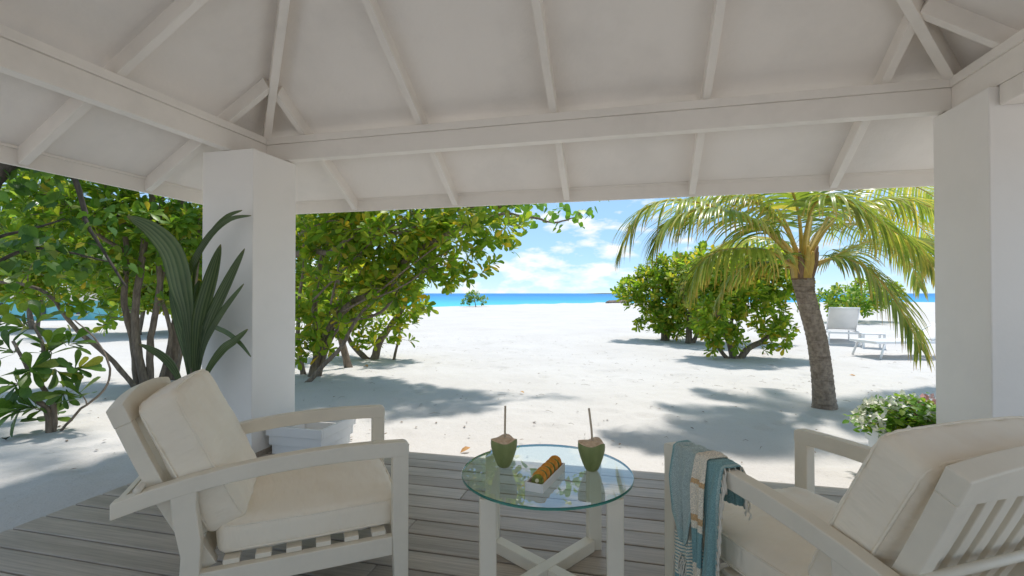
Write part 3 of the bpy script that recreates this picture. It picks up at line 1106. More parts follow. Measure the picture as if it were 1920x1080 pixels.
def towel():
    t = thing('towel', 'teal and cream striped fringed towel draped over the armrest', 'towel', (CRC[0], CRC[1], 0), math.atan2(CRX[1], CRX[0]))
    xa, xb = -WID / 2, -WID / 2 + TH                     # outer and inner face of that arm

    def sheet(name, mat, l0, l1, inner, outer, lift, nu=46, nv=70, amp=0.012, freq=4.0, ph=0.0, skew=0.0, lean=0.0, bottom=None):
        V, UV = [], []
        for j in range(nv + 1):
            for i in range(nu + 1):
                u, v = i / nu, j / nv
                drop = outer if bottom is None else bottom(u)
                tot = inner + TH + 2 * lift + drop
                s = v * tot - inner                      # <0 inside, 0..TH on top, beyond outside
                l = l0 + (l1 - l0) * u + lean * v
                zt = arm_top(l) + lift
                top = TH + 2 * lift
                cr = 0.014
                if s < 0:
                    x, z, down = xb + lift, zt + s, -s
                elif s > top:
                    x, z, down = xa - lift, zt - (s - top), s - top
                else:
                    x, z, down = xb + lift - s, zt, 0
                # round the corners
                if s >= 0 and s <= top:
                    e = min(s, top - s)
                    if e < cr:
                        z -= (cr - e) ** 2 / (2 * cr)
                    z += 0.006 * math.sin(u * freq * 6.28 + ph) * min(1, e / 0.02) + 0.004
                k = min(1.0, down / 0.12)
                side = 1 if s < 0 else -1
                fold = amp * (math.sin(u * freq * 6.28 + ph + 1.6 * math.sin(v * 3 + ph)) + 0.5 * math.sin(u * freq * 14.1 + 2 * ph + v * 4))
                if down > 0:
                    x += side * (k * (amp * 1.5 + fold) + 0.002)
                    l += skew * down + k * 0.006 * math.sin(u * 9 + ph + v * 5)
                    l0c = (l0 + l1) / 2
                    l += (l0c - l) * 0.10 * min(1.0, down / 0.3)
                z += 0.002 * math.sin(u * 40 + v * 13)
                V.append((x, F0 - l, z))
                UV.append((u, v))
        nuu = nu + 1
        fs = np.array([(j * nuu + i, j * nuu + i + 1, (j + 1) * nuu + i + 1, (j + 1) * nuu + i) for j in range(nv) for i in range(nu)])
        me = np_mesh(name, np.array(V), fs, mat, True)
        ul = me.uv_layers.new(name='UVMap')
        li = np.zeros(len(me.loops), np.int32)
        me.loops.foreach_get('vertex_index', li)
        ul.data.foreach_set('uv', np.array(UV, np.float32)[li].ravel())
        o = link(name, me, t)
        so = o.modifiers.new('thickness', 'SOLIDIFY')
        so.thickness = 0.0032
        so.offset = 0.0
        return V, nuu

    sheet('under_layer', 'towel_base', 0.110, 0.290, 0.16, 0.60, 0.004, amp=0.008, freq=2.2, ph=0.6, skew=-0.02)
    sheet('folded_flap', 'towel_flap', 0.092, 0.245, 0.05, 0.30, 0.014, amp=0.009, freq=1.7, ph=2.0, skew=0.04, bottom=lambda u: 0.25 + 0.12 * math.sin(math.pi * min(1, u * 1.15)) - 0.10 * max(0, u - 0.6))
    sheet('rolled_strip', 'towel_strip', 0.236, 0.298, 0.14, 0.56, 0.018, nu=16, amp=0.008, freq=1.1, ph=3.4, skew=-0.03)
    V, nuu = sheet('fringed_end', 'towel_tail', 0.288, 0.375, 0.16, 0.58, 0.012, nu=18, amp=0.010, freq=1.0, ph=4.2, skew=-0.06)
    rows = len(V) // nuu
    rg = random.Random(3)

    def tassel(p, ln, dirv):
        pts = []
        q = np.array(p)
        for i in range(6):
            f = i / 5
            pts.append(q + np.array(dirv) * 0.02 * math.sin(f * 2.2) + np.array((rg.uniform(-.002, .002), rg.uniform(-.004, .004), -ln * f)))
        m = MB().tube(pts, [0.0026, 0.003, 0.0026, 0.003, 0.0048, 0.0018], 6)
        m.build('tassel', 'tassel', t, True)
    for r in range(4, rows - 2, 2):
        p = V[r * nuu + nuu - 1]
        tassel(p, rg.uniform(0.055, 0.085), (-0.35, -0.8, 0))
    for r in range(2, 16, 3):
        p = V[r * nuu + nuu - 1]
        tassel(p, rg.uniform(0.05, 0.07), (0.5, -0.7, 0))
    for i in range(9):
        tassel((xa - 0.02, F0 - 0.115 - 0.010 * i, 0.24 - 0.004 * i), rg.uniform(0.06, 0.09), (-0.3, 0.5, 0))
    return t


towel()


# ------------------------------------------------------------------ planters
def planter(name, label, loc, w, d, h, courses):
    t = thing(name, label, 'planter', loc, group='white stepped timber planter boxes')
    ch = h / courses
    for k in range(courses):
        ins = 0.016 * (courses - 1 - k)
        z0, z1 = k * ch + 0.002, (k + 1) * ch - 0.002
        a, b = w / 2 - ins, d / 2 - ins
        th = 0.022
        for lo, hi in (((-a, -b, z0), (a, -b + th, z1)), ((-a, b - th, z0), (a, b, z1)),
                       ((-a, -b + th + 0.0005, z0), (-a + th, b - th - 0.0005, z1)), ((a - th, -b + th + 0.0005, z0), (a, b - th - 0.0005, z1))):
            MB().box(lo, hi).build('board', 'planter_paint', t, bevel=0.003)
    return t


pl1 = planter('planter_box', 'empty low white stepped planter box standing against the column', (-2.49, 3.435, 0), 0.494, 0.47, 0.222, 3)
MB().box((-0.19, -0.18, 0.03), (0.19, 0.18, 0.05)).build('floor', 'planter_paint', pl1)
FPL = (1.99, 3.92, -0.03)
pl2 = planter('planter_box', 'white planter box filled with white and pink bougainvillea', FPL, 0.54, 0.50, 0.29, 3)
MB().box((-0.20, -0.18, 0.20), (0.20, 0.18, 0.25)).build('soil', 'deck_shade_soil', pl2)


# ------------------------------------------------------------------ foliage
def leaf_template(kind):
    """verts (n,3): x across, y along 0..1, z normal; quads."""
    if kind == 'obovate':
        ts = [0.0, 0.25, 0.5, 0.72, 0.9, 1.0]
        ws = [0.025, 0.07, 0.15, 0.21, 0.17, 0.05]
        bend = 0.16
        cup = 0.20
    elif kind == 'heart':
        ts = [-0.16, 0.0, 0.2, 0.45, 0.72, 1.0]
        ws = [0.20, 0.42, 0.50, 0.42, 0.22, 0.01]
        bend = 0.10
        cup = 0.12
    elif kind == 'lowpoly':
        ts = [0.0, 0.5, 0.78, 1.0]
        ws = [0.03, 0.15, 0.21, 0.06]
        bend = 0.16
        cup = 0.2
    else:
        ts = [0.0, 0.35, 0.7, 1.0]
        ws = [0.03, 0.26, 0.22, 0.01]
        bend = 0.12
        cup = 0.15
    V, Fq, al = [], [], []
    for t, w in zip(ts, ws):
        tt = max(t, 0)
        z = 0.06 * tt - bend * tt * tt
        for s in (-1, 0, 1):
            yy = t if (kind != 'heart' or s != 0) else max(t, 0.0)
            V.append((s * w, yy, z + abs(s) * w * cup))
            al.append(tt)
    for i in range(len(ts) - 1):
        for j in (0, 1):
            Fq.append((i * 3 + j, i * 3 + j + 1, i * 3 + j + 4, i * 3 + j + 3))
    return np.array(V), np.array(Fq), np.array(al)


TEMPL = {k: leaf_template(k) for k in ('obovate', 'heart', 'lowpoly', 'small')}


def unit(v):
    return v / (np.linalg.norm(v, axis=-1, keepdims=True) + 1e-9)


def leaf_frames(pos, dirs, nrm, size):
    d = unit(dirs)
    s = unit(np.cross(d, nrm))
    n = np.cross(s, d)
    return pos, s, d, n, size


def merge_leaves(fr, kind):
    pos, s, d, n, size = fr
    T, Q, al = TEMPL[kind]
    k = len(pos)
    V = pos[:, None, :] + size[:, None, None] * (T[None, :, 0:1] * s[:, None, :] + T[None, :, 1:2] * d[:, None, :] + T[None, :, 2:3] * n[:, None, :])
    Qs = (Q[None] + (np.arange(k) * len(T))[:, None, None]).reshape(-1, 4)
    return V.reshape(-1, 3), Qs, np.tile(al, k)


def rosettes(tips, dirs, per, lsize, kind, spread=(0.35, 1.25)):
    pos, D, Nn, S = [], [], [], []
    for p, ax in zip(tips, dirs):
        ax = ax / (np.linalg.norm(ax) + 1e-9)
        ref = np.array((0, 0, 1.0)) if abs(ax[2]) < 0.9 else np.array((1.0, 0, 0))
        u = np.cross(ax, ref)
        u /= np.linalg.norm(u)
        w = np.cross(ax, u)
        k = max(4, int(RNG.normal(per, per * 0.2)))
        ph = RNG.uniform(0, 6.28)
        for i in range(k):
            a = ph + i * 2.39996
            el = spread[0] + (spread[1] - spread[0]) * ((i + 0.5) / k) ** 0.7 + RNG.normal(0, 0.12)
            r = math.cos(a) * u + math.sin(a) * w
            d = ax * math.cos(el) + r * math.sin(el)
            d[2] -= 0.12
            pos.append(p - ax * 0.05 * lsize * 8 * (i / k) * RNG.uniform(0.6, 1.2) + RNG.normal(0, 0.004, 3))
            D.append(d)
            Nn.append(ax * 0.9 + np.array((0, 0, 0.35)) + RNG.normal(0, 0.25, 3))
            S.append(lsize * RNG.uniform(0.65, 1.2))
    return leaf_frames(np.array(pos), np.array(D), np.array(Nn), np.array(S))


def project(p):
    q = p - np.array((0, 0, CAM_H))
    d = q @ F_
    return 960 + FPX * (q @ R_) / np.maximum(d, 0.01), 550 - FPX * q[:, 2] / np.maximum(d, 0.01), d


def add_leaves(parent, base, fr, kind, mat, n_parts=300, name='leaf', stuff_kind=None, window=None):
    """The leaves that show largest become parts of their own; the rest are one part of kind stuff."""
    pos, s, d, n, size = fr
    keep = np.zeros(len(pos), bool)
    if n_parts:
        px, py, dep = project(pos + d * (size * 0.5)[:, None])
        ok = (px > 5) & (px < 1755) & (py > 330) & (py < 1000) & (dep > 0.5)
        ok &= ~((px > 378) & (px < 556) & (dep > 3.6))
        ok &= py > 345 + np.where(px < 378, (px - 150) * 0.18, (1150 - px) * 0.02 + 20)
        score = np.where(ok, size / dep * RNG.uniform(0.85, 1.15, len(pos)), -1)
        idx = np.argsort(-score)[:n_parts]
        keep[idx[score[idx] > 0]] = True
    T, Q, al = TEMPL[kind]
    me = np_mesh(name, T, Q, mat, True, al)
    B = np.array(base, float)
    for i in np.nonzero(keep)[0]:
        o = bpy.data.objects.new(name, me)
        COL.objects.link(o)
        o.parent = parent
        M = Matrix.Identity(4)
        for c, vec in enumerate((s[i], d[i], n[i])):
            for r in range(3):
                M[r][c] = vec[r] * size[i]
        for r in range(3):
            M[r][3] = pos[i][r] - B[r]
        o.matrix_basis = M
    rest = ~keep
    if rest.any():
        V, Qs, A = merge_leaves((pos[rest] - B, s[rest], d[rest], n[rest], size[rest]), stuff_kind or kind)
        o = link('crown', np_mesh('crown', V, Qs, mat, True, A), parent)
        o['kind'] = 'stuff'


def smooth_path(pts, n):
    pts = np.array(pts, float)
    k = len(pts)
    t = np.linspace(0, k - 1, n)
    out = []
    for x in t:
        i = min(int(x), k - 2)
        f = x - i
        p0, p1, p2, p3 = pts[max(i - 1, 0)], pts[i], pts[i + 1], pts[min(i + 2, k - 1)]
        out.append(0.5 * ((2 * p1) + (-p0 + p2) * f + (2 * p0 - 5 * p1 + 4 * p2 - p3) * f * f + (-p0 + 3 * p1 - 3 * p2 + p3) * f ** 3))
    return np.array(out)


def ellipsoid_points(vols, density, seed, shell=0.5):
    """vols: (px, py, depth, rx_px, ry_px, r_depth): points spread through each volume."""
    rg = np.random.default_rng(seed)
    out = []
    for vol in vols:
        if len(vol) == 7:                                   # given in metres
            c, (a, e, b) = np.array(vol[:3]), vol[3:6]
            n = max(3, int(density * vol[6] * 4.19 * a * b * e))
        else:
            (px, py, d, rx, ry, rd) = vol
            c = P(px, py, d)
            a, b, e = rx * d / FPX, ry * d / FPX, rd
            n = 0
        n = n or max(3, int(density * 4.19 * a * b * e))
        for _ in range(n):
            v = rg.normal(0, 1, 3)
            v /= np.linalg.norm(v)
            v *= rg.random() ** (shell * 2 / 3)
            out.append(c + R_ * v[0] * a + np.array((0, 0, 1.0)) * v[1] * b + F_ * v[2] * e)
    return np.array(out)


def build_tree(name, label, cat, base, stems, vols, density, per, lsize, leafmat, kind='obovate', n_parts=300, seed=1, group=None,
               bark='bark', twig_r=0.006, keep_above=None, stuff_kind=None, extra_tips=None, min_twig=0.10, up=0.5):
    random.seed(seed)
    global RNG
    RNG = np.random.default_rng(seed)
    base = np.array(base, float)
    t = thing(name, label, cat, base, group=group)
    nodes, noder = [], []
    for k, (path, r0, r1) in enumerate(stems):
        n = max(8, len(path) * 4)
        ln = np.linalg.norm(path[-1] - path[0])
        cp = np.array(path)
        cp[1:-1] += RNG.normal(0, 0.010 + 0.006 * ln, cp[1:-1].shape)
        sp = smooth_path(cp, n)
        sp[1:-1] += RNG.normal(0, 0.0025, sp[1:-1].shape)
        rad = np.linspace(r0, r1, n)
        rad[0] *= 1.25
        MB_ = MB().tube(sp - base, list(rad), 9, wob=0.10)
        MB_.build('trunk' if k == 0 else 'stem', bark, t, True)
        for q, r in zip(sp[2:], rad[2:]):
            nodes.append(q)
            noder.append(r)
    tips = ellipsoid_points(vols, density, seed) if vols else np.zeros((0, 3))
    if extra_tips is not None:
        tips = np.concatenate([tips, extra_tips]) if len(tips) else extra_tips
    tips = tips[tips[:, 2] > 0.12]
    ND = np.array(nodes)
    NR = np.array(noder)
    dist = np.array([np.min(np.linalg.norm(ND - q, axis=1)) for q in tips])
    order = np.argsort(dist)
    m = MB()
    axes = np.zeros_like(tips)
    nd = list(ND)
    nr = list(NR)
    arr = np.zeros((len(nd) + len(tips) * 4, 3))
    arr[:len(nd)] = ND
    cnt = len(nd)
    ctr = tips.mean(axis=0)
    for i in order:
        q = tips[i]
        dd = np.linalg.norm(arr[:cnt] - q, axis=1) + np.maximum(0, arr[:cnt, 2] - q[2]) * 0.4
        j = int(np.argmin(dd + (dd < min_twig) * 0.3))
        p0 = arr[j]
        v = q - p0
        L_ = np.linalg.norm(v)
        side = RNG.normal(0, 0.10, 3) * L_
        c1 = p0 + v * 0.35 + side + np.array((0, 0, -0.06 * L_))
        c2 = p0 + v * 0.72 + side * 0.8 + np.array((0, 0, -0.05 * L_))
        r0 = min(nr[j] * 0.8, twig_r + 0.006 * L_)
        m.tube([p0 - base, c1 - base, c2 - base, q - base], [r0, r0 * 0.8, r0 * 0.65, r0 * 0.5], 5, cap=False)
        for c in (c1, c2, q):
            arr[cnt] = c
            nr.append(r0 * 0.7)
            cnt += 1
        a = unit(q - c2) + np.array((0, 0, up)) + unit(q - ctr) * 0.5 + RNG.normal(0, 0.25, 3)
        axes[i] = a
    tw = m.build('twigs', bark, t, True)
    tw['kind'] = 'stuff'
    fr = rosettes(tips, axes, per, lsize, kind) if kind != 'heart' else hanging(tips, axes, per, lsize)
    add_leaves(t, base, fr, kind, leafmat, n_parts, stuff_kind=stuff_kind)
    return t


def hanging(tips, axes, per, lsize):
    """Heart leaves: a loose spray round each tip, blades tilted and hanging."""
    pos, D, Nn, S = [], [], [], []
    for p, ax in zip(tips, axes):
        for i in range(max(2, int(RNG.normal(per, 1)))):
            o = RNG.normal(0, lsize * 0.85, 3)
            a = RNG.uniform(0, 6.28)
            d = np.array((math.cos(a) * 0.7, math.sin(a) * 0.7, -RNG.uniform(0.2, 1.1)))
            pos.append(p + o)
            D.append(d)
            Nn.append(np.array((RNG.normal(0, .5), RNG.normal(0, .5) - 0.3, 0.8)))
            S.append(lsize * RNG.uniform(0.6, 1.15))
    return leaf_frames(np.array(pos), np.array(D), np.array(Nn), np.array(S))


def path(pts):
    return [P(*p) for p in pts]


GZ = -0.06


def on_ground(px, d):
    p = P(px, 550, d)
    p[2] = GZ
    return p


def stem(pts, r0, r1):
    q = path(pts)
    return (q, r0, r1)


def gstem(px, d, pts, r0, r1):
    return ([on_ground(px, d)] + path(pts), r0, r1)


def heavy_foliage():
    # leaning sea lettuce tree right of the left column
    build_tree('sea_lettuce_tree', 'sprawling bright green tree leaning out from behind the left column', 'tree', on_ground(588, 7.4),
               [gstem(588, 7.4, [(592, 660, 7.4), (610, 620, 7.4), (650, 580, 7.2), (700, 540, 7.0), (790, 480, 6.7), (860, 430, 6.3), (945, 400, 6.1)], 0.085, 0.018),
                gstem(574, 6.95, [(603, 685, 6.95), (640, 652, 7.0), (662, 615, 7.0), (692, 575, 6.9), (735, 535, 6.8), (770, 490, 6.7)], 0.036, 0.014),
                gstem(594, 7.5, [(602, 640, 7.5), (585, 560, 7.5), (605, 470, 7.3), (650, 400, 7.1), (700, 330, 7.0)], 0.06, 0.015),
                gstem(598, 7.45, [(615, 650, 7.4), (650, 610, 7.2), (720, 590, 7.0), (760, 540, 6.9), (830, 490, 6.7)], 0.035, 0.012),
                stem([(480, 500, 7.2), (560, 470, 6.8), (620, 474, 6.6), (665, 448, 6.5), (745, 438, 6.5), (830, 405, 6.4), (900, 385, 6.3)], 0.05, 0.012),
                gstem(570, 7.6, [(562, 640, 7.6), (560, 560, 7.6), (570, 480, 7.5), (560, 400, 7.4)], 0.04, 0.012),
                stem([(600, 600, 7.4), (640, 560, 7.3), (690, 480, 7.0), (760, 420, 6.7), (850, 360, 6.5)], 0.03, 0.010),
                stem([(640, 585, 7.0), (700, 545, 6.7), (770, 505, 6.4), (840, 455, 6.2), (880, 430, 6.1)], 0.016, 0.006),
                stem([(590, 560, 6.9), (650, 500, 6.6), (720, 430, 6.3), (800, 385, 6.2)], 0.016, 0.006),
                stem([(560, 440, 6.6), (620, 415, 6.4), (690, 430, 6.2), (760, 428, 6.1)], 0.014, 0.006),
                stem([(620, 570, 6.8), (640, 480, 6.6), (655, 400, 6.5), (660, 360, 6.5)], 0.014, 0.006),
                stem([(700, 560, 6.7), (760, 530, 6.5), (820, 490, 6.4), (860, 460, 6.3)], 0.012, 0.005)],
               [(630, 415, 7.0, 90, 60, 1.1), (740, 430, 6.8, 110, 65, 1.0), (860, 420, 6.4, 100, 50, 0.8), (690, 500, 7.1, 120, 50, 0.9), (800, 490, 6.8, 75, 40, 0.6),
                (950, 440, 6.2, 45, 38, 0.38), (890, 485, 6.4, 55, 32, 0.40), (835, 525, 6.6, 50, 25, 0.35), (780, 565, 6.8, 40, 25, 0.35), (600, 570, 7.5, 50, 55, 0.6), (600, 630, 7.3, 42, 45, 0.4), (665, 585, 7.2, 45, 32, 0.4), (720, 545, 7.0, 70, 30, 0.5), (660, 345, 6.9, 150, 30, 1.0), (870, 360, 6.5, 120, 30, 0.7), (575, 650, 7.3, 22, 40, 0.3)],
               100, 9, 0.16, 'leaf_bright', seed=21, n_parts=300)
    build_tree('sea_lettuce_bush', 'low leafy bush with dark trunk just behind the leaning tree', 'bush', on_ground(700, 9.4),
               [gstem(702, 9.4, [(715, 640, 9.4), (738, 600, 9.3), (757, 570, 9.2), (775, 530, 9.1)], 0.085, 0.025),
                gstem(690, 9.4, [(662, 645, 9.4), (648, 615, 9.4), (640, 570, 9.4)], 0.06, 0.02),
                gstem(738, 9.3, [(745, 630, 9.3), (752, 590, 9.3)], 0.03, 0.012)],
               [(700, 625, 9.3, 42, 26, 0.45), (755, 560, 9.1, 50, 40, 0.6), (640, 560, 9.5, 70, 55, 0.8), (750, 625, 9.2, 28, 28, 0.30), (690, 580, 9.5, 50, 40, 0.6), (760, 590, 9.2, 32, 26, 0.35)],
               85, 9, 0.17, 'leaf_bright', seed=22, n_parts=300)
    # many stemmed tree on the left
    build_tree('many_stemmed_tree', 'tall many stemmed leafy tree behind the left armchair', 'tree', on_ground(272, 6.9),
               [gstem(258, 6.85, [(248, 640, 6.85), (238, 560, 6.8), (232, 470, 6.7), (215, 400, 6.6), (180, 310, 6.5)], 0.052, 0.02),
                gstem(274, 6.85, [(258, 640, 6.8), (262, 560, 6.8), (272, 450, 6.8), (278, 340, 6.8), (270, 250, 6.8)], 0.058, 0.03),
                gstem(284, 6.9, [(282, 640, 6.9), (294, 540, 6.9), (300, 440, 6.9), (306, 330, 6.9)], 0.05, 0.025),
                gstem(318, 7.2, [(320, 650, 7.2), (334, 560, 7.2), (330, 470, 7.2), (338, 350, 7.2)], 0.10, 0.03),
                gstem(300, 7.0, [(312, 630, 7.0), (306, 540, 7.0), (318, 440, 7.0), (352, 330, 7.0)], 0.032, 0.02),
                gstem(256, 6.7, [(205, 668, 6.5), (150, 615, 6.3), (95, 560, 6.1), (50, 532, 6.0), (-10, 528, 5.9)], 0.034, 0.016),
                gstem(330, 7.1, [(352, 620, 7.1), (366, 520, 7.1), (372, 400, 7.1)], 0.03, 0.02),
                stem([(232, 470, 6.7), (180, 430, 6.4), (120, 380, 6.2), (60, 340, 6.1)], 0.028, 0.010),
                stem([(272, 450, 6.8), (210, 405, 6.5), (150, 395, 6.3), (80, 400, 6.2)], 0.024, 0.010)],
               [(60, 390, 6.5, 80, 60, 0.9), (160, 395, 6.5, 95, 55, 0.9), (280, 410, 6.9, 90, 55, 0.9), (350, 430, 7.2, 60, 70, 0.9), (90, 490, 6.4, 110, 35, 0.6),
                (225, 500, 6.9, 75, 45, 0.7), (150, 310, 6.5, 160, 30, 0.8), (310, 330, 7.0, 110, 30, 0.7), (110, 565, 6.1, 90, 18, 0.35), (40, 560, 5.9, 50, 16, 0.3), (450, 440, 7.6, 70, 70, 0.8), (210, 590, 6.9, 40, 25, 0.4), (350, 560, 7.3, 40, 50, 0.5)],
               88, 9, 0.165, 'leaf_mid', seed=23, n_parts=300)
    # heart leaved tree reaching in from the left
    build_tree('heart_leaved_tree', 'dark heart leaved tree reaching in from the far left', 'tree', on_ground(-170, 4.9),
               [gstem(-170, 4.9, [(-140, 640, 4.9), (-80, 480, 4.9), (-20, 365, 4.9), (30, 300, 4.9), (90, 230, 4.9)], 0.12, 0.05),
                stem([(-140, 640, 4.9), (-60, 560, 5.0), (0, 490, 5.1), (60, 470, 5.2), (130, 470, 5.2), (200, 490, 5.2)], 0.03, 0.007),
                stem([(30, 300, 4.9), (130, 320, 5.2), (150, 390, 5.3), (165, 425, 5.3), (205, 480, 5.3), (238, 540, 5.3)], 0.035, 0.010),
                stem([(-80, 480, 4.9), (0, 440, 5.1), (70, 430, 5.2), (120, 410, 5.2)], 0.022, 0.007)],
               [(90, 460, 5.2, 90, 30, 0.3), (180, 480, 5.25, 60, 35, 0.25), (40, 520, 5.2, 60, 25, 0.3), (140, 400, 5.3, 70, 30, 0.3), (-60, 480, 5.0, 80, 80, 0.5), (0, 300, 5.0, 120, 60, 0.6), (-5.0, 3.5, 3.9, 1.6, 1.5, 0.4, 0.8)],  # last volume: unseen high crown added to shade the sand beside the deck
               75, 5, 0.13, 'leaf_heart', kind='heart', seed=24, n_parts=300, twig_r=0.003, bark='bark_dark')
    # heart leaved tree behind, whose twig hangs against the sky
    base = on_ground(655, 8.3)
    build_tree('heart_leaved_tree', 'heart leaved tree whose thin twig hangs against the sky', 'tree', base,
               [gstem(655, 8.3, [(640, 560, 8.3), (660, 430, 8.1), (720, 340, 7.7), (820, 330, 7.2)], 0.06, 0.03),
                stem([(820, 330, 7.2), (900, 365, 6.9), (960, 402, 6.8), (1000, 405, 6.75), (1035, 418, 6.7), (1075, 410, 6.7), (1098, 393, 6.7)], 0.03, 0.005)],
               [(1030, 395, 6.75, 40, 16, 0.12), (985, 395, 6.8, 30, 14, 0.15), (1065, 412, 6.7, 26, 16, 0.10), (1100, 398, 6.7, 12, 14, 0.06), (940, 370, 6.9, 60, 22, 0.3), (800, 320, 7.2, 60, 20, 0.3)],
               420, 4, 0.11, 'leaf_hedge', kind='heart', seed=26, n_parts=200, twig_r=0.002)
    # small shrub with large leaves at the lower left
    tips = np.array([P(*q) for q in [(42, 612, 4.5), (75, 596, 4.6), (18, 655, 4.4), (112, 698, 4.5), (62, 690, 4.3), (150, 690, 4.5), (118, 742, 4.45), (28, 720, 4.3), (92, 650, 4.5), (5, 600, 4.5),
                                     (-8, 700, 4.4), (60, 762, 4.4), (-30, 640, 4.5), (30, 770, 4.35), (140, 640, 4.6), (-20, 750, 4.4), (95, 775, 4.5), (150, 735, 4.5)]])
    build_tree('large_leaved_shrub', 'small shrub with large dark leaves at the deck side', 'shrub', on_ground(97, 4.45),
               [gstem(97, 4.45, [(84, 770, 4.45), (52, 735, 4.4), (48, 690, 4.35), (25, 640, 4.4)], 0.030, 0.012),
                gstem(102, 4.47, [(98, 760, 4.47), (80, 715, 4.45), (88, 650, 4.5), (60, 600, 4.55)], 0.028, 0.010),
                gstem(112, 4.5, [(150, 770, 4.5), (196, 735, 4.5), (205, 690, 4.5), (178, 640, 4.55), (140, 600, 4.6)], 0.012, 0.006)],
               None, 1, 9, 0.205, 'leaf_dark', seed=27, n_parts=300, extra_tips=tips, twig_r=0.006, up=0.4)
    # bushes on the right
    build_tree('sea_lettuce_bush', 'bright green bush with branching dark trunk beside the palm', 'bush', on_ground(1378, 9.45),
               [gstem(1378, 9.45, [(1368, 640, 9.45), (1350, 600, 9.4), (1335, 560, 9.4)], 0.07, 0.03),
                gstem(1386, 9.45, [(1405, 650, 9.4), (1440, 630, 9.4), (1470, 590, 9.4)], 0.075, 0.03),
                gstem(1372, 9.5, [(1365, 620, 9.5), (1385, 560, 9.5), (1400, 500, 9.5)], 0.05, 0.02),
                gstem(1366, 9.4, [(1340, 640, 9.4), (1322, 615, 9.4)], 0.045, 0.015)],
               [(1395, 525, 9.4, 90, 68, 0.9), (1345, 590, 9.3, 52, 48, 0.6), (1455, 600, 9.4, 42, 40, 0.5), (1460, 520, 9.6, 55, 60, 0.6), (1330, 520, 9.8, 50, 50, 0.5), (1335, 640, 9.3, 30, 26, 0.3), (1420, 655, 9.35, 20, 18, 0.25), (1365, 635, 9.15, 30, 22, 0.25), (1460, 640, 9.4, 24, 22, 0.3)],
               115, 10, 0.155, 'leaf_bright', seed=28, n_parts=300)
    h = build_tree('sea_lettuce_bush', 'rounded bright green bush nearest the open beach, clear of the palm', 'bush', on_ground(1245, 13.3),
                   [gstem(1245, 13.3, [(1243, 600, 13.3), (1230, 565, 13.3)], 0.09, 0.04), gstem(1250, 13.3, [(1262, 600, 13.3), (1275, 560, 13.3)], 0.07, 0.03)],
                   [(1222, 540, 13.3, 64, 40, 0.9), (1250, 590, 13.2, 48, 32, 0.8), (1265, 515, 13.3, 65, 44, 0.9), (1188, 545, 13.3, 36, 30, 0.5), (1225, 605, 13.1, 36, 20, 0.5), (1265, 615, 13.1, 30, 16, 0.4)],
                   72, 9, 0.18, 'leaf_bright', seed=29, n_parts=0, stuff_kind='lowpoly', kind='obovate')
    build_tree('sea_lettuce_bush', 'tall bright green bush between the beach bush and the palm', 'bush', on_ground(1292, 12.6),
               [gstem(1292, 12.6, [(1290, 600, 12.6), (1300, 550, 12.6)], 0.09, 0.04), gstem(1298, 12.6, [(1320, 600, 12.6), (1340, 550, 12.6)], 0.06, 0.03)],
               [(1315, 525, 12.5, 80, 66, 1.0), (1290, 595, 12.5, 52, 34, 0.6), (1400, 510, 12.6, 80, 50, 0.8), (1330, 600, 12.3, 40, 36, 0.4)],
               72, 9, 0.18, 'leaf_bright', seed=30, n_parts=0, stuff_kind='lowpoly')
    build_tree('sea_lettuce_bush', 'dark green bush behind the white lounger', 'bush', on_ground(1600, 21),
               [gstem(1600, 21, [(1600, 580, 21), (1595, 560, 21)], 0.1, 0.04)],
               [(1585, 565, 21, 60, 28, 1.2), (1640, 550, 22, 50, 30, 1.0)], 28, 9, 0.24, 'leaf_mid', seed=31, n_parts=0, stuff_kind='lowpoly')
    build_tree('beach_shrub', 'lone small shrub at the sea edge of the sand', 'shrub', on_ground(892, 47),
               [gstem(892, 47, [(890, 565, 47), (888, 555, 47)], 0.05, 0.02)],
               [(885, 556, 47, 16, 12, 0.7), (905, 562, 47, 12, 9, 0.5), (875, 566, 47, 12, 7, 0.5)], 40, 9, 0.22, 'leaf_mid', seed=32, n_parts=0, stuff_kind='lowpoly')
    # greenery in the left background
    for k, (px, d, vols, lab) in enumerate([
            (60, 17, [(40, 500, 17, 110, 45, 1.6), (100, 440, 17, 120, 50, 1.6), (60, 548, 17, 80, 20, 0.9)], 'distant green bush in the left background, nearest the turquoise hut'),
            (250, 15, [(230, 520, 15, 90, 45, 1.4), (280, 450, 15, 120, 55, 1.4), (250, 560, 15, 70, 24, 0.9), (310, 560, 15, 50, 24, 0.9)], 'distant green bush seen between the slim stems'),
            (380, 16, [(370, 520, 16, 90, 60, 1.4), (430, 450, 16, 110, 60, 1.4), (370, 560, 16, 80, 24, 0.9)], 'distant green bush behind the left column'),
            (600, 15, [(590, 520, 15, 80, 70, 1.3), (560, 420, 15, 100, 60, 1.3), (590, 570, 15, 60, 28, 0.9)], 'distant green bush behind the leaning tree')]):
        build_tree('background_bush', lab, 'bush', on_ground(px, d),
                   [gstem(px, d, [(px - 4, 560, d), (px, 500, d)], 0.10, 0.04), gstem(px + 10, d, [(px + 22, 560, d), (px + 40, 490, d)], 0.07, 0.03)],
                   vols, 55, 9, 0.20, 'leaf_bright', seed=40 + k, n_parts=0, stuff_kind='lowpoly')


heavy_foliage()


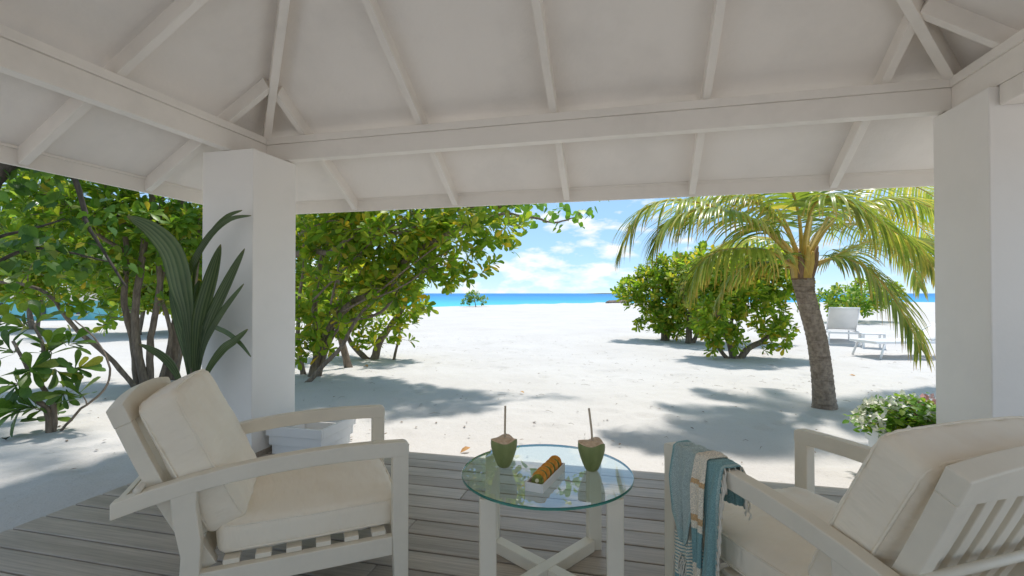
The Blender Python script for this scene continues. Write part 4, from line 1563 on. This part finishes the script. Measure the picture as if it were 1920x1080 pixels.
# ------------------------------------------------------------------ coconut palm
def leaflet_strip(p0, d0, ln, wd, droop, nrm, seg=5):
    """narrow folded blade hanging under its weight; returns verts, quads, along"""
    V, A = [], []
    d = d0 / np.linalg.norm(d0)
    q = np.array(p0, float)
    s = np.cross(d, nrm)
    s /= (np.linalg.norm(s) + 1e-9)
    prof = [0.55, 1.0, 0.95, 0.75, 0.45, 0.06]
    for i in range(seg + 1):
        f = i / seg
        w = wd * prof[i]
        n = np.cross(s, d)
        V += [q - s * w + n * w * 0.35, q, q + s * w + n * w * 0.35]
        A += [f] * 3
        d = d + np.array((0, 0, -droop * (0.4 + f)))
        d /= np.linalg.norm(d)
        s = s - d * np.dot(s, d)
        s /= (np.linalg.norm(s) + 1e-9)
        q = q + d * ln / seg
    Q = [(i * 3 + j, i * 3 + j + 1, i * 3 + j + 4, i * 3 + j + 3) for i in range(seg) for j in (0, 1)]
    return V, Q, A


def frond(parent, base, pts, lmax, single, pairs=70, droop=0.32, t0=0.22, seed=0, wd=0.011, upv=(0, 0, 1)):
    rg = np.random.default_rng(seed)
    sp = smooth_path(pts, 40)
    rad = np.concatenate([np.linspace(0.030, 0.014, 10), np.linspace(0.014, 0.003, 30)])
    fo = MB().tube(sp - base, list(rad), 8).build('frond', 'frond_stalk', parent, True)
    VV, QQ, AA = [], [], []
    off = 0
    for k in range(pairs):
        f = t0 + (1 - t0) * (k + 0.5) / pairs
        x = f * 39
        i = min(int(x), 38)
        p = sp[i] + (sp[i + 1] - sp[i]) * (x - i)
        tg = sp[i + 1] - sp[i]
        tg /= np.linalg.norm(tg)
        up = np.array(upv, float)
        up = up - tg * np.dot(up, tg)
        up /= (np.linalg.norm(up) + 1e-9)
        sd = np.cross(tg, up)
        g = (f - t0) / (1 - t0)
        ln = lmax * (0.45 + 0.55 * math.sin(math.pi * min(1, 0.15 + 0.70 * g))) * (1 - 0.45 * g ** 3)
        for s in (-1, 1):
            if rg.random() < 0.03:
                continue
            d0 = sd * s * (1.0 - 0.35 * g) + tg * (0.45 + 0.8 * g) + up * rg.normal(0.10, 0.10)
            V, Q, A = leaflet_strip(p, d0, ln * rg.uniform(0.82, 1.1), wd * rg.uniform(0.8, 1.2) * (1 - 0.3 * g), droop * rg.uniform(0.7, 1.4), up)
            V = np.array(V) - base
            if single:
                o = link('leaflet', np_mesh('leaflet', V, np.array(Q), 'palm_leaf', True, A), fo)
            else:
                VV.append(V)
                QQ.append(np.array(Q) + off)
                AA += A
                off += len(V)
    if VV:
        o = link('leaflets', np_mesh('leaflets', np.concatenate(VV), np.concatenate(QQ), 'palm_leaf', True, AA), fo)
        o['kind'] = 'stuff'
    return fo


def palm():
    b = on_ground(1545, 5.5)
    t = thing('coconut_palm', 'short coconut palm with thick ringed trunk standing on the sand', 'palm', b)
    nr = 170
    sp = smooth_path([b] + path([(1540, 700, 5.48), (1531, 635, 5.46), (1517, 580, 5.44), (1509, 545, 5.42), (1506, 515, 5.41)]), nr)
    rad = []
    ph = 0.0
    for i in range(nr):
        f = i / (nr - 1)
        r = 0.112 - 0.018 * f ** 0.6 + 0.022 * math.exp(-f * 12) + 0.016 * math.exp(-((f - 0.90) / 0.07) ** 2)
        ph += random.uniform(0.12, 0.26)
        r *= 1 + 0.055 * (0.5 - (ph % 1.0) ** 2)
        rad.append(r)
    MB().tube(sp - b, rad, 30, wob=0.022).build('trunk', 'palm_bark', t, True)
    # fibrous heart and old stalk bases
    hc = P(1505, 500, 5.41)
    for k in range(15):
        a = k * 2.399
        p0 = hc + np.array((0.07 * math.cos(a), 0.07 * math.sin(a), -0.12))
        p1 = hc + np.array((0.15 * math.cos(a), 0.15 * math.sin(a), 0.10 + 0.06 * (k % 3)))
        MB().tube([p0 - b, (p0 + p1) / 2 - b + np.array((0.01, 0, 0.02)), p1 - b], [0.045, 0.035, 0.012], 8).build('stalk_stub', 'palm_fibre' if k % 2 else 'frond_stalk', t, True)
    MB().tube([hc - b + np.array((0, 0, -0.15)), hc - b, hc - b + np.array((0, 0, 0.25))], [0.11, 0.09, 0.02], 12, wob=0.1).build('heart', 'palm_fibre', t, True)
    H = (1505, 506, 5.41)
    fr = [([H, (1465, 450, 5.28), (1422, 425, 5.2), (1344, 389, 5.1), (1270, 374, 5.0), (1215, 388, 4.98), (1183, 430, 4.98), (1166, 465, 5.0)], 0.70, True, 0.36),
          ([H, (1480, 495, 5.35), (1450, 474, 5.25), (1410, 466, 5.15), (1352, 470, 5.05), (1312, 495, 5.0), (1296, 540, 5.0)], 0.66, False, 0.42),
          ([H, (1511, 440, 5.25), (1527, 385, 4.95), (1562, 367, 4.75), (1612, 386, 4.65), (1665, 425, 4.6), (1715, 460, 4.58), (1750, 500, 4.58)], 0.62, True, 0.36),
          ([H, (1535, 492, 5.35), (1580, 482, 5.25), (1630, 505, 5.18), (1668, 548, 5.14), (1700, 600, 5.12), (1726, 655, 5.12)], 0.66, False, 0.34),
          ([H, (1545, 492, 5.5), (1590, 469, 5.6), (1650, 448, 5.75), (1720, 450, 5.9), (1780, 470, 6.0)], 0.58, False, 0.30),
          ([H, (1470, 410, 5.55), (1420, 362, 5.75), (1350, 348, 6.0), (1295, 372, 6.1), (1262, 415, 6.2)], 0.60, False, 0.36),
          ([H, (1560, 400, 5.65), (1625, 352, 5.85), (1705, 345, 6.0), (1775, 385, 6.1), (1800, 430, 6.1)], 0.60, False, 0.36),
          ([H, (1545, 430, 5.9), (1600, 390, 6.4), (1680, 395, 6.8), (1745, 445, 7.0), (1765, 500, 7.0)], 0.60, False, 0.36),
          ([H, (1465, 455, 5.9), (1405, 445, 6.4), (1345, 468, 6.7), (1312, 520, 6.9)], 0.62, False, 0.40),
          ([H, (1500, 410, 5.3), (1480, 340, 5.1), (1450, 290, 4.95), (1400, 270, 4.85), (1350, 300, 4.8)], 0.55, False, 0.30),
          ([H, (1525, 400, 5.7), (1540, 330, 6.0), (1560, 280, 6.4), (1600, 280, 6.9)], 0.60, False, 0.34),
          ([H, (1550, 430, 5.3), (1610, 385, 5.2), (1690, 372, 5.1), (1770, 400, 5.1), (1810, 450, 5.1)], 0.60, False, 0.36),
          ([H, (1475, 430, 5.45), (1430, 385, 5.5), (1370, 368, 5.5), (1310, 385, 5.5), (1275, 430, 5.5)], 0.58, False, 0.38),
          ([H, (1530, 440, 5.7), (1570, 420, 6.2), (1640, 430, 6.6), (1700, 480, 6.8), (1725, 540, 6.9)], 0.58, False, 0.38),
          ([H, (1450, 445, 5.1), (1385, 402, 4.85), (1315, 392, 4.75), (1255, 415, 4.7), (1228, 460, 4.7)], 0.64, False, 0.38),
          ([H, (1470, 500, 5.5), (1425, 492, 5.6), (1375, 515, 5.7), (1345, 565, 5.75)], 0.50, False, 0.42),
          ([H, (1500, 420, 5.8), (1490, 350, 6.3), (1470, 320, 6.9), (1440, 330, 7.4)], 0.60, False, 0.34)]
    for k, (pts, lm, single, dr) in enumerate(fr):
        frond(t, b, path(pts), lm, single, pairs=62, droop=dr, seed=60 + k, wd=0.0185 if single else 0.0175)
    return t


palm()


# ------------------------------------------------------------------ young palm plant by the column
def seedling():
    b = on_ground(342, 3.62)
    t = thing('young_palm_plant', 'young palm plant with dark pleated leaves before the white column', 'plant', b)
    D = 3.52
    st = P(362, 745, D)
    MB().tube([np.zeros(3), (st - b) * 0.5 + np.array((-0.01, 0, 0)), st - b, P(362, 690, D) - b], [0.03, 0.028, 0.022, 0.012], 10).build('stem', 'bark', t, True)
    leaves = [([(362, 720), (350, 600), (338, 545), (319, 474), (281, 430), (236, 405)], 46, -0.15, 0.05),
              ([(361, 740), (352, 665), (334, 600), (317, 538)], 30, 0.05, -0.03),
              ([(365, 740), (369, 660), (376, 590), (397, 512), (413, 458)], 27, -0.12, 0.0),
              ([(367, 740), (376, 660), (393, 600), (429, 522), (458, 466)], 21, -0.10, 0.02),
              ([(360, 740), (357, 650), (361, 569), (373, 525)], 24, 0.1, 0.0),
              ([(352, 700), (342, 580), (356, 506), (391, 443), (429, 411), (470, 404)], 11, -0.05, 0.0),
              ([(355, 640), (366, 500), (394, 440), (424, 406), (453, 394)], 9, 0.0, 0.0),
              ([(372, 700), (386, 640), (416, 585), (457, 532)], 12, -0.12, 0.0),
              ([(372, 700), (391, 621), (416, 619), (448, 641), (471, 669)], 8, -0.16, 0.0),
              ([(372, 760), (388, 700), (416, 657), (441, 638), (465, 617)], 14, -0.2, 0.0),
              ([(352, 760), (331, 701), (303, 667), (262, 645)], 19, 0.0, 0.0)]
    for k, (pts, wpx, dd, tw) in enumerate(leaves):
        n = 22
        sp = smooth_path([P(x, y, D + dd * i / (len(pts) - 1)) for i, (x, y) in enumerate(pts)], n)
        V, A = [], []
        cols = 11
        for i in range(n):
            f = i / (n - 1)
            w = wpx * D / FPX * (min(1, f / 0.45) ** 0.8) * (1 - max(0, (f - 0.5) / 0.5) ** 2.2) * 0.48 + 0.003
            tg = sp[min(i + 1, n - 1)] - sp[max(i - 1, 0)]
            tg /= np.linalg.norm(tg)
            view = unit(F_ + R_ * tw * 10 * 0 + np.array((0.25 * math.sin(k * 2.1), 0, 0.1)))
            s = np.cross(tg, view)
            s /= np.linalg.norm(s)
            nn = np.cross(s, tg)
            for c in range(cols):
                u = 2 * c / (cols - 1) - 1
                pleat = 0.006 if c % 2 else -0.006
                V.append(sp[i] + s * u * w + nn * (pleat * min(1, w / 0.04) + abs(u) * w * 0.22) - b)
                A.append(f)
        Q = [(i * cols + c, i * cols + c + 1, (i + 1) * cols + c + 1, (i + 1) * cols + c) for i in range(n - 1) for c in range(cols - 1)]
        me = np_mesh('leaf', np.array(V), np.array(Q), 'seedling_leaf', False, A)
        at = me.attributes.new('rib', 'FLOAT', 'POINT')
        at.data.foreach_set('value', np.array([0.75 if (i % cols) % 2 else 0.0 for i in range(len(V))], np.float32))
        link('leaf', me, t)


seedling()


# ------------------------------------------------------------------ bougainvillea
def bougainvillea():
    global RNG
    RNG = np.random.default_rng(77)
    b = np.array((FPL[0], FPL[1], 0.23))
    t = thing('bougainvillea', 'bougainvillea with white and pink flowers in the white planter', 'flower plant', b)
    c = b + np.array((-0.05, -0.02, 0.13))
    pts = []
    for _ in range(130):
        v = RNG.normal(0, 1, 3)
        v /= np.linalg.norm(v)
        v *= RNG.random() ** 0.35
        v[2] = abs(v[2]) * 1.1 - 0.25
        pts.append(c + v * np.array((0.36, 0.30, 0.18)))
    pts = np.array(pts)
    m = MB()
    for q in pts[:45]:
        m.tube([b * 0 + np.array((0, 0, -0.02)), (q - b) * 0.5 + np.array((0, 0, 0.06)), q - b], [0.006, 0.004, 0.002], 5, cap=False)
    o = m.build('twigs', 'bark', t, True)
    o['kind'] = 'stuff'
    n = len(pts) * 9
    base_p = pts[RNG.integers(0, len(pts), n)] + RNG.normal(0, 0.035, (n, 3))
    a = RNG.uniform(0, 6.28, n)
    d = np.stack([np.cos(a), np.sin(a), RNG.normal(-0.1, 0.4, n)], -1)
    fr = leaf_frames(base_p, d, np.stack([RNG.normal(0, .4, n), RNG.normal(0, .4, n) - .2, np.ones(n)], -1), RNG.uniform(0.04, 0.07, n))
    add_leaves(t, b, fr, 'small', 'leaf_hedge', 0)
    fp = []
    white, pink = [], []
    out = pts[np.argsort(-(np.linalg.norm((pts - c) / np.array((0.36, 0.30, 0.18)), axis=1)))][:52]
    for i, q in enumerate(out):
        pinkish = (q[0] > b[0] - 0.14 and RNG.random() < 0.6 and q[2] < c[2] + 0.16)
        m = MB()
        q = c + (q - c) * 1.06
        for _ in range(6):
            cc = q - b + RNG.normal(0, 0.020, 3)
            ax = unit(RNG.normal(0, 1, 3) + np.array((0, -0.5, 0.6)))
            for k3 in range(3):
                an = k3 * 2.094 + RNG.uniform(0, 1)
                ref = unit(np.cross(ax, np.array((0.3, 0.2, 0.9))))
                rr = ref * math.cos(an) + np.cross(ax, ref) * math.sin(an)
                dd = unit(rr * 0.8 + ax * 0.7)
                ss = np.cross(ax, dd)
                ss /= (np.linalg.norm(ss) + 1e-9)
                L_ = RNG.uniform(0.036, 0.054)
                i4 = m.add([cc, cc + dd * L_ * 0.55 - ss * L_ * 0.36, cc + dd * L_, cc + dd * L_ * 0.55 + ss * L_ * 0.36])
                m.f.append(tuple(i4))
        m.build('flower', 'petal_pink' if pinkish else 'petal_white', t)


bougainvillea()


# ------------------------------------------------------------------ sun loungers and side table
def lounger(label, loc, rotz, back_deg):
    t = thing('sun_lounger', label, 'sun lounger', loc, rotz, 'white sun loungers on the sand')
    w, ln, h = 0.33, 1.95, 0.34                             # local +y is the foot end
    for sx in (-1, 1):
        MB().bar((sx * w, -0.75, h - 0.05), (sx * w, 1.15, h - 0.05), 0.04, 0.05).build('side_rail', 'lounger_white', t, bevel=0.006)
        for yy, lean in ((-0.55, -0.12), (0.95, 0.12)):
            MB().tube([(sx * w, yy, h - 0.03), (sx * (w + 0.02), yy + lean, 0)], 0.02, 10).build('leg', 'lounger_white', t, True)
    for yy in (-0.74, 1.14):
        MB().bar((-w, yy, h - 0.048), (w, yy, h - 0.048), 0.035, 0.045).build('cross_rail', 'lounger_white', t)
    m = MB()
    rows = [m.add([(-w + 0.02, -0.05 + 1.18 * k / 8, h - 0.012 * math.sin(math.pi * k / 8)), (w - 0.02, -0.05 + 1.18 * k / 8, h - 0.012 * math.sin(math.pi * k / 8))]) for k in range(9)]
    for a, b in zip(rows, rows[1:]):
        m.f.append((a[0], a[1], b[1], b[0]))
    o = m.build('seat_sling', 'sling', t, True)
    o.modifiers.new('s', 'SOLIDIFY').thickness = 0.008
    a = R(back_deg)
    br = lambda s, bow=0.0: (-0.06 - math.cos(a) * s - math.sin(a) * bow, h + math.sin(a) * s - math.cos(a) * bow)
    for sx in (-1, 1):
        MB().tube([(sx * (w - 0.02), *br(0.0)), (sx * (w - 0.02), *br(0.76))], 0.018, 10).build('back_frame', 'lounger_white', t, True)
    MB().tube([(-w + 0.02, *br(0.76)), (w - 0.02, *br(0.76))], 0.018, 10).build('back_top', 'lounger_white', t, True)
    m = MB()
    rows = [m.add([(-w + 0.03, *br(0.02 + 0.73 * k / 8, 0.02 * math.sin(math.pi * k / 8))), (w - 0.03, *br(0.02 + 0.73 * k / 8, 0.02 * math.sin(math.pi * k / 8)))]) for k in range(9)]
    for p_, q_ in zip(rows, rows[1:]):
        m.f.append((p_[0], p_[1], q_[1], q_[0]))
    o = m.build('back_sling', 'sling', t, True)
    o.modifiers.new('s', 'SOLIDIFY').thickness = 0.008
    return t


p = on_ground(1582, 12.3)
lounger('white sun lounger with raised back turned away, beside the palm trunk', (p[0], p[1] + 0.2, -0.035), R(-12), 50)
p = on_ground(1712, 9.7)
lounger('white sun lounger with reclined back, half behind the right column', (p[0] + 0.15, p[1] + 0.25, -0.035), R(108), 24)
p = on_ground(1634, 11.4)
st = thing('side_table', 'small white side table on the sand between the loungers', 'table', (p[0], p[1], -0.035), R(-10))
MB().box((-0.22, -0.2, 0.32), (0.22, 0.2, 0.35)).build('table_top', 'lounger_white', st, bevel=0.005)
for sx in (-1, 1):
    for sy in (-1, 1):
        MB().box((sx * 0.2 - 0.02, sy * 0.18 - 0.02, 0), (sx * 0.2 + 0.02, sy * 0.18 + 0.02, 0.319)).build('leg', 'lounger_white', st)

# ------------------------------------------------------------------ turquoise hut far left, rocks, islet
p = on_ground(120, 24)
hut = thing('beach_hut', 'turquoise painted beach hut glimpsed through the leaves', 'hut', (p[0], p[1], -0.05), R(30))
MB().box((-2.6, -1.2, 0), (2.6, 1.2, 0.95)).build('wall', 'turquoise', hut)
for k in range(3):
    w_ = MB().box((-2.1 + 1.6 * k, -1.26, 0.3), (-1.7 + 1.6 * k, -1.201, 0.85)).build('window', 'dark_glass', hut)
    MB().box((-2.16 + 1.6 * k, -1.29, 0.24), (-1.64 + 1.6 * k, -1.262, 0.298)).build('sill', 'white_paint', w_)
MB().prism([(-1.5, 0.951), (1.5, 0.951), (0, 1.6)], 0, -2.9, 2.9).build('roof', 'hut_roof', hut)

rk = random.Random(5)
for k in range(7):
    p = on_ground(1143 + 5 * k, 62 + (k % 3))
    bm = bmesh.new()
    bmesh.ops.create_icosphere(bm, subdivisions=2, radius=0.5)
    for v in bm.verts:
        v.co = Vector((v.co.x * rk.uniform(0.8, 1.2), v.co.y * rk.uniform(0.8, 1.2), v.co.z * rk.uniform(0.45, 0.75)))
    me = bpy.data.meshes.new('rock')
    bm.to_mesh(me)
    bm.free()
    me.materials.append(MATS['rock'])
    o = link('rock', me)
    o.location = (p[0], p[1], 0.05)
    tag(o, 'small brown rock in the low heap at the water edge beyond the bushes', 'rock', 'heap of rocks at the water edge')
m = MB()
pp = P(1135, 550, 1500)
prof = [m.add([(pp[0] + (k - 10) * 6, pp[1], -0.8), (pp[0] + (k - 10) * 6, pp[1], -0.8 + 2.4 * math.sin(math.pi * (k + 0.5) / 21)), (pp[0] + (k - 10) * 6, pp[1] + 40, -0.8)]) for k in range(21)]
for a, b in zip(prof, prof[1:]):
    m.f += [(a[0], b[0], b[1], a[1]), (a[1], b[1], b[2], a[2])]
tag(m.build('islet', 'island_far'), 'low sandy islet on the horizon', kind='structure')


# ------------------------------------------------------------------ dead leaves, twigs and specks on the sand
def sand_z(x, y):
    return -0.028


rg = random.Random(12)
spots = [((975, 738), 'orange dead leaf lying alone on the open sand', 0.07), ((882, 845), 'curled brown leaf lying at the deck edge behind the table', 0.09),
         ((1592, 706), 'orange dead leaf on the sand right of the palm trunk', 0.09), ((683, 688), 'dry twig-like leaf on the shaded sand under the bush', 0.13),
         ((13, 827), 'dark withered leaf on the sand below the large leaved shrub', 0.10), ((1428, 668), 'yellow leaf on the sand under the bright bush', 0.10)]
T, Q, al = TEMPL['small']
for (px, py), lab, sz in spots:
    d = (CAM_H + 0.03) * FPX / (py - 550)
    q = P(px, py, d)
    o = link('fallen_leaf', np_mesh('fallen_leaf', T * np.array((1, 1, 2.5)), Q, 'dry_leaf' if 'dark' not in lab else 'bark_dark', True))
    o.location = (q[0], q[1], 0.0)
    o.scale = (sz,) * 3
    o.rotation_euler = (rg.uniform(-.3, .3), rg.uniform(-.3, .3), rg.uniform(0, 6.28))
    tag(o, lab, 'leaf', 'dead leaves fallen on the sand')

RNG = np.random.default_rng(5)
n = 1700
xy = np.stack([RNG.uniform(-8, 6, n), RNG.uniform(1.2, 14, n)], -1)
xy = xy[~((xy[:, 0] > -3.3) & (xy[:, 0] < 3.6) & (xy[:, 1] < 3.65))]
n = len(xy)
a = RNG.uniform(0, 6.28, n)
d = np.stack([np.cos(a), np.sin(a), RNG.normal(0, 0.1, n)], -1)
fr = leaf_frames(np.concatenate([xy, RNG.uniform(-0.028, -0.012, (n, 1))], 1), d, np.tile((0.0, 0.0, 1.0), (n, 1)), RNG.uniform(0.012, 0.045, n))
V, Qs, A = merge_leaves(fr, 'small')
o = link('sand_litter', np_mesh('sand_litter', V, Qs, 'bark', True, A))
tag(o, 'tiny dark bits of leaf and twig scattered over the sand', kind='stuff')
m = MB()
for _ in range(160):
    x, y = RNG.uniform(-7, 6), RNG.uniform(3.7, 11)
    a = RNG.uniform(0, 6.28)
    L_ = RNG.uniform(0.04, 0.14)
    k = RNG.normal(0, 0.25)
    m.tube([(x, y, -0.018), (x + math.cos(a) * L_ / 2, y + math.sin(a) * L_ / 2, -0.008), (x + math.cos(a + k) * L_, y + math.sin(a + k) * L_, -0.018)], [0.0015, 0.0018, 0.001], 4)
o = m.build('sand_twigs', 'bark')
tag(o, 'thin dry twigs scattered over the sand', kind='stuff')
